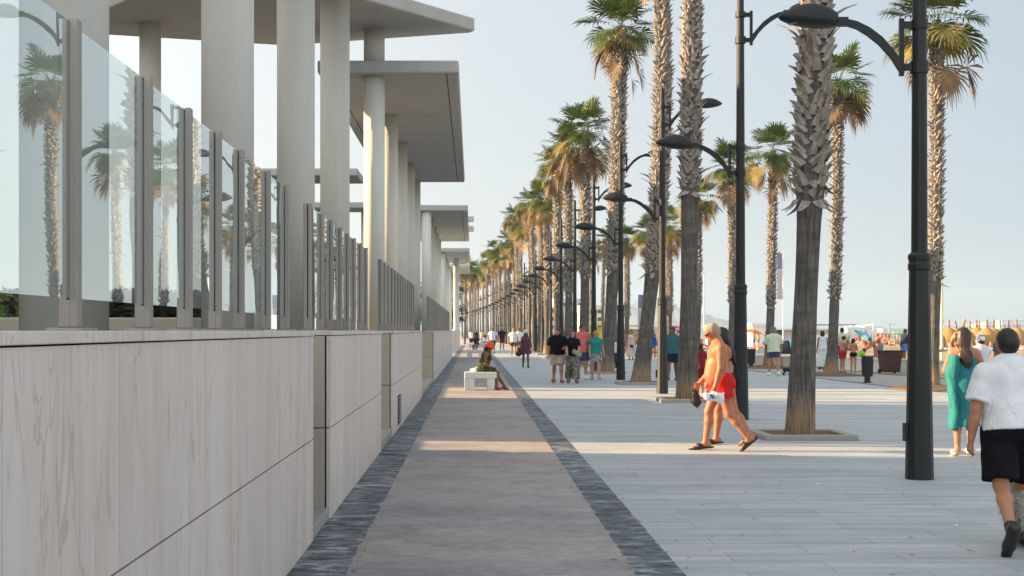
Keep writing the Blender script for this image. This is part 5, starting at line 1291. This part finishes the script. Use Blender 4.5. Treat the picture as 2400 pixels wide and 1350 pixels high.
person('boy in red swim shorts standing right of the lopsided palm', (14.62, 55.7), -60, H=1.44, h=.018, sk='a', lean=6, head=(0, 18), arms=((30, 6, 30, 0), (24, 6, 40, 0)), bottom=('shorts', col((.32, .03, .04)), dict(len=.6)), hair=('short', 'dark'))
person('girl in a dark swimsuit holding a towel, right of the boy in red shorts', (14.92, 55.2), -20, H=1.34, h=.018, sk='a', fem=True, w=.9, head=(-40, 8), arms=((30, 8, 80, 20), (30, 8, 80, 20)), top=('bra', black_cl), bottom=('brief', black_cl), hair=('bob', 'dark'))
person('child in a green top bending over the low wall', (15.9, 58.6), -80, H=1.3, h=.02, sk='a', lean=62, head=(0, 10), sit=.50, legs=((88, 95, 4), (84, 95, 4)), arms=((70, 6, 10, 0), (60, 6, 10, 0)), top=('tee', col((.25, .46, .06))), bottom=('shorts', col((.26, .44, .10))), hair=('short', 'dark'))
person('man in dark shirt and blue shorts on the sand left of the nearest lamp', (22.2, 72.5), -70, H=1.76, h=.022, sk='c', lean=5, arms=((50, 8, 40, 0), (40, 8, 40, 0)), top=('tee', col((.03, .035, .07)), dict(sleeve=1.2)), bottom=('shorts', col((.08, .18, .42))), hair=('short', 'dark'), z=-.03)
person('child in a white shirt and sun hat stepping right behind the nearest lamp post', (16.42, 50.2), -85, H=1.42, h=.018, sk='a', head=(0, 16), legs=((22, 8, 2), (-20, 22, 2)), feet=(0, 34), arms=((40, 6, 60, 10), (36, 6, 60, 10)), top=('tee', col((.66, .68, .74)), dict(hem=-.14, sleeve=.9, loose=.035)), bottom=('shorts', black_cl), hair=('bob', 'dark'), hat=('bucket', col((.22, .17, .13))))
person('dark haired man whose head shows above the man in the white t-shirt', (11.45, 30.3), 10, H=1.66, h=.018, sk='c', top=('tee', col((.1, .1, .12))), bottom=('shorts', navy), hair=('short', 'dark'), shoes=('shoe', M['black']))
person('bent child with bare back on the sand near the wheelie bin', (20.9, 73), 100, H=1.45, h=.022, sk='r', lean=40, legs=((20, 14, 2), (-10, 10, 2)), arms=((50, 6, 10, 0), (40, 6, 20, 0)), bottom=('shorts', col((.42, .16, .12))), hair=('short', 'brown'), z=-.03)
person('bather in blue shorts facing the bent child', (22.0, 76), 80, H=1.6, h=.022, sk='r', lean=14, legs=((16, 14, 2), (-14, 10, 2)), arms=((40, 6, 20, 0), (40, 6, 20, 0)), bottom=('shorts', col((.16, .2, .3))), hair=('short', 'fair'), z=-.03)
person('person in a red top standing on the sand beyond the volleyball frame', (34.6, 124), 170, H=1.75, h=.03, sk='r', top=('tee', col((.45, .06, .07))), bottom=('shorts', col((.4, .06, .07))), hair=('short', 'dark'), z=-.2)
# ---------------------------------------------------------------- the beach: kiosk, parasols, bathers, far shore
X0, X1, Y = PX(1764, 160), PX(1960, 160), 160
t = thing('beach_kiosk', 'white flat roofed beach kiosk with dark openings', 'kiosk', (X0, Y, -.35))
w = X1 - X0
b = MB(); b.box(0, 1.6, 0, 4, 0, 2.55); b.box(1.6, w, .05, 4, 0, .9); b.box(1.6, w, .8, 4, .9, 2.1); b.box(w - .3, w, 0.06, .79, .9, 2.1); b.build('wall', M['white'], t)
b = MB(); b.box(1.601, w, -.25, 4, 2.101, 2.32); b.box(-.15, 1.75, -.15, 4.1, 2.551, 2.85); b.build('roof', M['white'], t)
for a in (1.9, 5.0):
    b = MB(); b.box(a, a + 1.5, .03, .049, .0, 2.09); b.build('door', plain('dark_kiosk_door', (.05, .025, .025), .5), t)
t = thing('beach_shelter', 'open grey roofed beach shelter on white posts, right of the nearest thick trunk', 'shelter', (PX(1905, 150), 150, -.3))
b = MB(); b.box(0, 4.6, 0, 3, 2.5, 2.65); b.build('roof', plain('grey_awning', (.34, .33, .32), .8), t)
for x in (.1, 2.2, 4.3):
    b = MB(); b.box(x, x + .12, .05, .17, 0, 2.499); b.build('post', M['white'], t)
b = MB(); b.box(.3, 1.9, .5, .6, .0, 1.5); b.build('counter', M['white'], t)
# white canopy stalls behind the front palms
for i, (px, wd, Yq, ht, lab, c_) in enumerate(((1570, 5.2, 150, 2.9, 'white beach bar with a long canopy behind the man in the teal shirt', None), (1478, 4.2, 170, 2.7, 'beige beach stall behind the woman in the long dress', (.50, .42, .32)), (1398, 2.2, 160, 2.9, 'yellow beach stall behind the fourth palm', (.55, .50, .05)), (1690, 3.6, 175, 2.7, 'white beach stall behind the red shorts man', None))):
    m_ = M['white'] if c_ is None else plain('stall_paint_%d' % i, c_, .6)
    t = thing('beach_stall', lab, 'stall', (PX(px, Yq), Yq, -.35), 0, 'beach stalls')
    b = MB(); b.box(-wd / 2 + .3, wd / 2 - .3, 1.2, 2.6, 0, ht - .5); b.build('back_wall', m_, t)
    b = MB(); b.box(-wd / 2, wd / 2, -.2, 2.8, ht - .25, ht); b.build('canopy', m_, t)
    for x in (-wd / 2 + .1, wd / 2 - .2):
        b = MB(); b.box(x, x + .1, 0, .1, 0, ht - .251); b.build('post', M['white'], t)
    b = MB(); b.box(-wd / 2 + .4, wd / 2 - .4, .3, .8, 0, 1.05); b.build('counter', plain('stall_counter_%d' % i, (.35, .22, .16), .7), t)
t = thing('volleyball_net', 'white volleyball frame with a rope on the sand', 'net', (PX(1981, 165), 165, -.35))
d = PX(2046, 150) - PX(1981, 165)
for x, y in ((0, 0), (d, -15)):
    b = MB(); b.tube([(x, y, 0), (x, y, 2.75)], .06, 8); b.build('post', M['white'], t)
b = MB(); b.tube([(0, 0, 2.6), (d / 2, -7.5, 2.5), (d, -15, 2.7)], .03, 5); b.build('rope', M['white'], t)
# thatched parasols
def parasol_meshes(seed):
    rd = random.Random(seed); V = []; F = []
    n = 40
    prof = [(.10, 2.18), (.34, 2.04), (.66, 1.76), (.92, 1.38), (1.03, 1.0), (1.0, .66)]
    for r, z in prof:
        for k in range(n):
            a = 2 * math.pi * k / n; q = r * (1 + rd.uniform(-.03, .03)); V.append((q * math.cos(a), q * math.sin(a), z + (rd.uniform(-.12, .05) if z < .8 else 0)))
    for i in range(len(prof) - 1):
        for k in range(n): F.append((i * n + k, i * n + (k + 1) % n, (i + 1) * n + (k + 1) % n, (i + 1) * n + k))
    th = fastmesh('thatch', V, F, M['thatch'])
    b = MB(); bx = rd.uniform(-.12, .12); b.tube([(0, 0, 0), (0, 0, 2.25)], .06, 8); b.build
    pole = b.mesh('pole', M['wood'])
    b = MB(); b.tube([(0, 0, 2.24), (.01, 0, 2.42), (bx * .6, 0, 2.62), (bx * 1.2, .02, 2.78), (bx * 1.3, .02, 2.92)], [.13, .085, .08, .11, .06], 9); fin = b.mesh('finial', M['wood'], True)
    return th, pole, fin
PM = [parasol_meshes(s) for s in (1, 2, 3)]
ORD = ['first', 'second', 'third', 'fourth', 'fifth', 'sixth', 'seventh', 'eighth', 'ninth', 'tenth', 'eleventh', 'twelfth', 'thirteenth', 'fourteenth', 'fifteenth']
pxs = [2186, 2206, 2224, 2241, 2258, 2273, 2289, 2296, 2313, 2328, 2345, 2363, 2383, 2403]
for i, px in enumerate(pxs):
    Yq = 150 + (0, 14, 3, 20, 1, 24, 6, 22, 2, 4, 18, 8, 0, 12)[i]; X = PX(px, Yq)
    t = thing('thatched_parasol', '%s straw thatched parasol from the left in the row on the sand' % ORD[i], 'parasol', (X, Yq, -.62), rp.uniform(0, 6), 'straw parasols on the beach')
    for nm, me in zip(('thatch', 'pole', 'finial'), PM[i % 3]): link(nm, me, t)
    t.scale = (1.32, 1.32, 1.2)
b = MB(); b.box(-.95, .95, -.3, .3, .26, .34); b.box(.5, .95, -.3, .3, .341, .42); SB = b.mesh('bed', M['white'])
b = MB()
for x in (-.8, .8): b.box(x - .03, x + .03, -.28, -.22, 0, .259); b.box(x - .03, x + .03, .22, .28, 0, .259)
SL = b.mesh('legs', M['white'])
for i in range(15):
    Yq = 138 + 3 * (i % 3); X = PX(2188 + 15 * i, Yq)
    t = thing('sunbed', 'one of the white sunbeds lined up in front of the straw parasols', 'sunbed', (X, Yq, -.50), R(rp.uniform(-15, 15)), 'white sunbeds by the parasols'); link('bed', SB, t); link('leg_frame', SL, t)
# bathers: a few poses, each one small single figure
def bather_mesh(i, pose, skn, c1, c2):
    c = Sdf(); parts = []
    if pose == 'stand':
        c.rc((-.09, 0, .05), (-.08, 0, .85), .05, .085, 1, .03); c.rc((.10, .1, .05), (.08, 0, .85), .05, .085, 1, .03); c.rc((0, 0, .85), (0, 0, 1.35), .14, .16, .75, .05); c.rc((-.19, 0, 1.38), (-.26, .06, .85), .055, .04, 1, .03); c.rc((.19, 0, 1.38), (.30, .12, 1.0), .055, .04, 1, .03); c.rc((0, 0, 1.4), (0, 0, 1.5), .06, .06, 1, .03); c.ball((0, .02, 1.6), .11, .02)
        cut = (.55, .9, 1.35, 1.62)
    else:
        c.rc((-.1, 0, .14), (-.12, .42, .32), .09, .06, 1, .03); c.rc((.1, 0, .14), (.12, .45, .30), .09, .06, 1, .03); c.rc((-.12, .42, .30), (-.12, .62, .06), .055, .045, 1, .03); c.rc((.12, .45, .28), (.14, .7, .06), .055, .045, 1, .03)
        c.rc((0, 0, .16), (0, -.10, .60), .15, .16, .75, .05); c.rc((-.19, -.1, .62), (-.2, .2, .34), .055, .04, 1, .03); c.rc((.19, -.1, .62), (.26, -.2, .1), .055, .04, 1, .03); c.ball((0, -.08, .84), .115, .04)
        cut = (.02, .22, .62, .88)
    me = c.mesh('bather', .045, SK[skn]); me.materials.append(c1); me.materials.append(c2); me.materials.append(HAIR['dark' if i % 3 else 'fair'])
    mi = []
    for p in me.polygons:
        z = p.center.z; x = abs(p.center.x)
        mi.append(1 if cut[0] < z < cut[1] and x < .22 else (2 if cut[1] <= z < cut[2] and i % 2 and x < .2 else (3 if z > cut[3] else 0)))
    me.polygons.foreach_set('material_index', mi); return me
bc = [tuple(.65 * v + .03 for v in c_) for c_ in [(.45, .06, .06), (.05, .12, .40), (.60, .60, .62), (.55, .12, .30), (.03, .03, .04), (.50, .40, .08), (.08, .30, .32), (.62, .34, .20), (.20, .07, .30)]]
BM = {'stand': [], 'sit': []}
for i in range(9):
    for ps in BM: BM[ps].append(bather_mesh(i, ps, 'arbc'[i % 4], col(bc[i]), col(bc[(i * 4 + 2) % 9])))
rb = random.Random(12)
def bather(px, Y, ps, k, label):
    X = PX(px, Y); o = link('person', BM[ps][k % 9]); o.location = (X, Y, sandz(X, Y) - .03); o.rotation_euler = (0, 0, rb.uniform(0, 6.28)); s = rb.uniform(.92, 1.06); o.scale = (s,) * 3
    tag(o, label, 'person', 'bathers on the sand')
for i in range(62):
    bather(rb.uniform(1984, 2132), rb.choice((190, 210, 235, 260, 300, 340)) + rb.uniform(-8, 8), rb.choice(('sit', 'sit', 'stand')), i, 'one of the tiny bathers along the water behind the volleyball frame')
for i in range(34):
    bather(rb.uniform(2150, 2400), rb.uniform(130, 190), rb.choice(('sit', 'sit', 'sit', 'stand')), i, 'one of the small bathers among the sunbeds and straw parasols')
for i in range(13):
    bather(rb.uniform(1745, 1900), rb.uniform(115, 158), rb.choice(('sit', 'stand')), i, 'one of the small bathers in front of the white kiosk')
for i in range(26):
    bather(rb.uniform(1380, 1700), rb.uniform(112, 150), rb.choice(('sit', 'stand', 'stand')), i, 'one of the small figures seen between the palm trunks by the beach stalls')
def umbrella(label, px, Y, c1, tilt=0, r=1.1, hz=2.0):
    X = PX(px, Y); t = thing('beach_umbrella', label, 'umbrella', (X, Y, sandz(X, Y) - .05), 0, 'cloth beach umbrellas'); t.rotation_euler = (0, R(tilt), 0)
    b = MB(); b.tube([(0, 0, 0), (0, 0, hz)], .025, 6); b.build('pole', M['white'], t)
    b = MB(); n = 8; vs = [(0, 0, hz)]
    for k, (q, z) in enumerate(((.5, -.10), (1, -.36))):
        for j in range(n): vs.append((r * q * math.cos(2 * math.pi * j / n), r * q * math.sin(2 * math.pi * j / n), hz + z))
    fs = [(0, 1 + j, 1 + (j + 1) % n) for j in range(n)] + [(1 + j, 1 + n + j, 1 + n + (j + 1) % n, 1 + (j + 1) % n) for j in range(n)]
    b.add(vs, fs); o = b.build('canopy', col(c1), t); sm = o.modifiers.new('thick', 'SOLIDIFY'); sm.thickness = .01
umbrella('tilted light blue beach umbrella right of the lopsided palm', 1998, 120, (.12, .42, .62), 38)
umbrella('purple beach umbrella lying tilted by the kiosk', 1858, 118, (.20, .03, .34), 70, .9, 1.2)
umbrella('pink beach umbrella between the third lamp and the second palm', 1592, 128, (.70, .12, .32), 15)
umbrella('brown beach umbrella behind the man in the teal shirt', 1578, 140, (.12, .07, .05), 5, 1.4, 2.2)
umbrella('orange beach umbrella right of the second lamp post', 1757, 140, (.70, .22, .06), 10)
umbrella('red and round beach umbrella at the water behind the kiosk', 1905, 210, (.55, .05, .05), 10)
umbrella('green beach umbrella far along the water', 2098, 240, (.25, .45, .10), 10)
t = thing('pop_up_tent', 'black and teal pop-up beach tent beside the pale green shirt man', 'tent', (PX(1845, 100), 100, -.2), 0)
b = MB(); n = 14
for side_, m0, m1 in ((0, 0, .55), (1, .55, 1)):
    b = MB(); vs = []
    for j in range(9):
        f = m0 + (m1 - m0) * j / 8; x = -1.05 + 2.1 * f
        for k in range(9):
            a = math.pi * k / 8; hgt = 1.15 * math.sin(math.pi * (.08 + .84 * f)) ** .7; vs.append((x, .75 * math.cos(a), hgt * math.sin(a)))
    fs = [(j * 9 + k, (j + 1) * 9 + k, (j + 1) * 9 + k + 1, j * 9 + k + 1) for j in range(8) for k in range(8)]
    b.add(vs, fs); o = b.build('panel', col(((.02, .025, .03), (.06, .32, .40))[side_]), t, True); sm = o.modifiers.new('thick', 'SOLIDIFY'); sm.thickness = .015
# the port and town across the water
rk = random.Random(5)
for i, (px, Yq, wd, ht, lab) in enumerate(((2015, 1900, 34, 9, 'long white port shed at the left of the far shore'), (2050, 2000, 28, 12, 'white port building left of the nearest lamp post'), (2105, 1950, 44, 8, 'low white port shed just left of the nearest lamp post'),
        (2180, 2100, 36, 10, 'white harbour building between lamp post and cream pole'), (2250, 2000, 46, 11, 'long pale harbour shed behind the straw parasols'), (2305, 2050, 24, 17, 'tall pale silo block behind the straw parasols'),
        (2345, 2000, 40, 22, 'large pale grey harbour block behind the right parasols'), (2392, 1950, 52, 26, 'pale ship like block at the right edge of the far shore'))):
    ht *= .62; X = PX(px, Yq); t = thing('harbour_building', lab, 'building', (X, Yq, -1), 0, 'harbour buildings across the water')
    b = MB(); b.box(-wd / 2, wd / 2, 0, 25, 0, ht); b.build('wall', plain('pale_harbour_wall', (.66, .67, .68), .8, .06, .05), t)
    b = MB(); b.box(-wd / 2 - .5, wd / 2 + .5, -.5, 25.5, ht + .01, ht + .9); b.build('roof', M['slab'], t)
    for k in range(int(wd / 7)):
        b = MB(); b.box(-wd / 2 + 2 + 7 * k, -wd / 2 + 6 + 7 * k, -.2, -.01, ht * .35, ht * .7); b.build('window', plain('harbour_glazing', (.2, .24, .28), .4), t)
t = thing('harbour_crane', 'tiny harbour crane on the far shore', 'crane', (PX(2085, 1900), 1900, -1))
b = MB(); b.box(-.7, .7, 0, 2, 0, 11); b.build('tower', M['kerb'], t); b = MB(); b.box(-4, 10, .3, 1.7, 11.01, 12); b.build('jib', M['kerb'], t)
bw = MB(); bw.box(PX(1960, 1880), PX(2460, 1880), 1880, 2140, -2, -.6); o = bw.build('breakwater', M['kerb']); o['kind'] = 'structure'
# town blocks glimpsed between the far trunks
for i, (px, Yq, wd, ht, cc, lab) in enumerate(((1290, 520, 14, 12, (.55, .52, .50), 'pale apartment block seen between far trunks, leftmost'), (1345, 560, 16, 16, (.50, .46, .50), 'mauve grey apartment block seen between far trunks'), (1395, 540, 12, 13, (.60, .57, .52), 'cream apartment block seen left of the fourth palm'), (1240, 560, 16, 10, (.45, .40, .36), 'brownish low block seen deep between the rows'))):
    X = PX(px, Yq); t = thing('apartment_block', lab, 'building', (X, Yq, -1.6), 0, 'town blocks behind the palms')
    b = MB(); b.box(-wd / 2, wd / 2, 0, 12, 0, ht); b.build('wall', plain('block_render_%d' % i, cc, .85, .08, .3), t)
    for f in range(int(ht / 3)):
        for k in range(int(wd / 3)):
            b = MB(); b.box(-wd / 2 + .9 + 3 * k, -wd / 2 + 2.3 + 3 * k, -.06, -.01, 3 * f + .9, 3 * f + 2.3); b.build('window', M['gap'], t)
t = thing('balloon', 'small orange red balloon floating beside the fourth lamp post', 'balloon', (PX(1447, 84), 84, PZ(622, 84)))
b = MB(); b.lathe([(.02, -.34), (.14, -.24), (.24, -.06), (.25, .06), (.18, .20), (.02, .27)], 16); b.build('envelope', plain('red_rubber', (.62, .08, .04), .35), t, True); b = MB(); b.tube([(0, 0, -.34), (.04, 0, -1.6), (.0, 0, -3.4)], .006, 4); b.build('string', M['white'], t)
# litter and drain covers on the paving
for i, (px, py, lab) in enumerate(((2240, 1232, 'scrap of white paper on the paving near the white t-shirt man'), (1915, 1135, 'tiny pale scrap on the paving below the nearest palm'))):
    X, Y = P(px, py); b = MB(); b.add([(X - .02, Y - .015, .006), (X + .02, Y - .01, .003), (X + .018, Y + .016, .012), (X - .015, Y + .015, .004)], [(0, 1, 2, 3)]); o = b.build('paper_scrap', M['white']); o.modifiers.new('t', 'SOLIDIFY').thickness = .002; tag(o, lab, 'litter')
rq = random.Random(9)
lb_ = MB()
for _ in range(320):
    x = rq.choice((rq.uniform(-1.24, -.8), rq.uniform(1.0, 1.6), rq.uniform(1.5, 9))); y = 9 + 22 * rq.random() ** 1.3; a = rq.uniform(0, 6.28); l = rq.uniform(.012, .035)
    lb_.add([(x + l * math.cos(a), y + l * math.sin(a), .006), (x + .35 * l * math.cos(a + 1.6), y + .35 * l * math.sin(a + 1.6), .012), (x - l * math.cos(a), y - l * math.sin(a), .006), (x + .35 * l * math.cos(a - 1.6), y + .35 * l * math.sin(a - 1.6), .007)], [(0, 1, 2, 3)])
o = lb_.build('leaf_litter', plain('dry_leaf_litter', (.26, .19, .12), .9, .5, 3)); o['kind'] = 'stuff'; o['label'] = 'dry leaf bits scattered on the paving'
# ---------------------------------------------------------------- summer haze: one box of even air, the sky outside it
hz = MB(); hz.box(-420, 3200, -400, 5600, -2.6, 150)
hm = bpy.data.materials.new('haze'); hm.use_nodes = True; ht = hm.node_tree; ht.nodes.clear()
ho = ht.nodes.new('ShaderNodeOutputMaterial'); hp = ht.nodes.new('ShaderNodeVolumePrincipled')
hp.inputs['Color'].default_value = (.60, .80, 1.0, 1); hp.inputs['Density'].default_value = HAZE; hp.inputs['Anisotropy'].default_value = .2
ht.links.new(hp.outputs[0], ho.inputs['Volume'])
o = hz.build('haze', hm); o['kind'] = 'stuff'
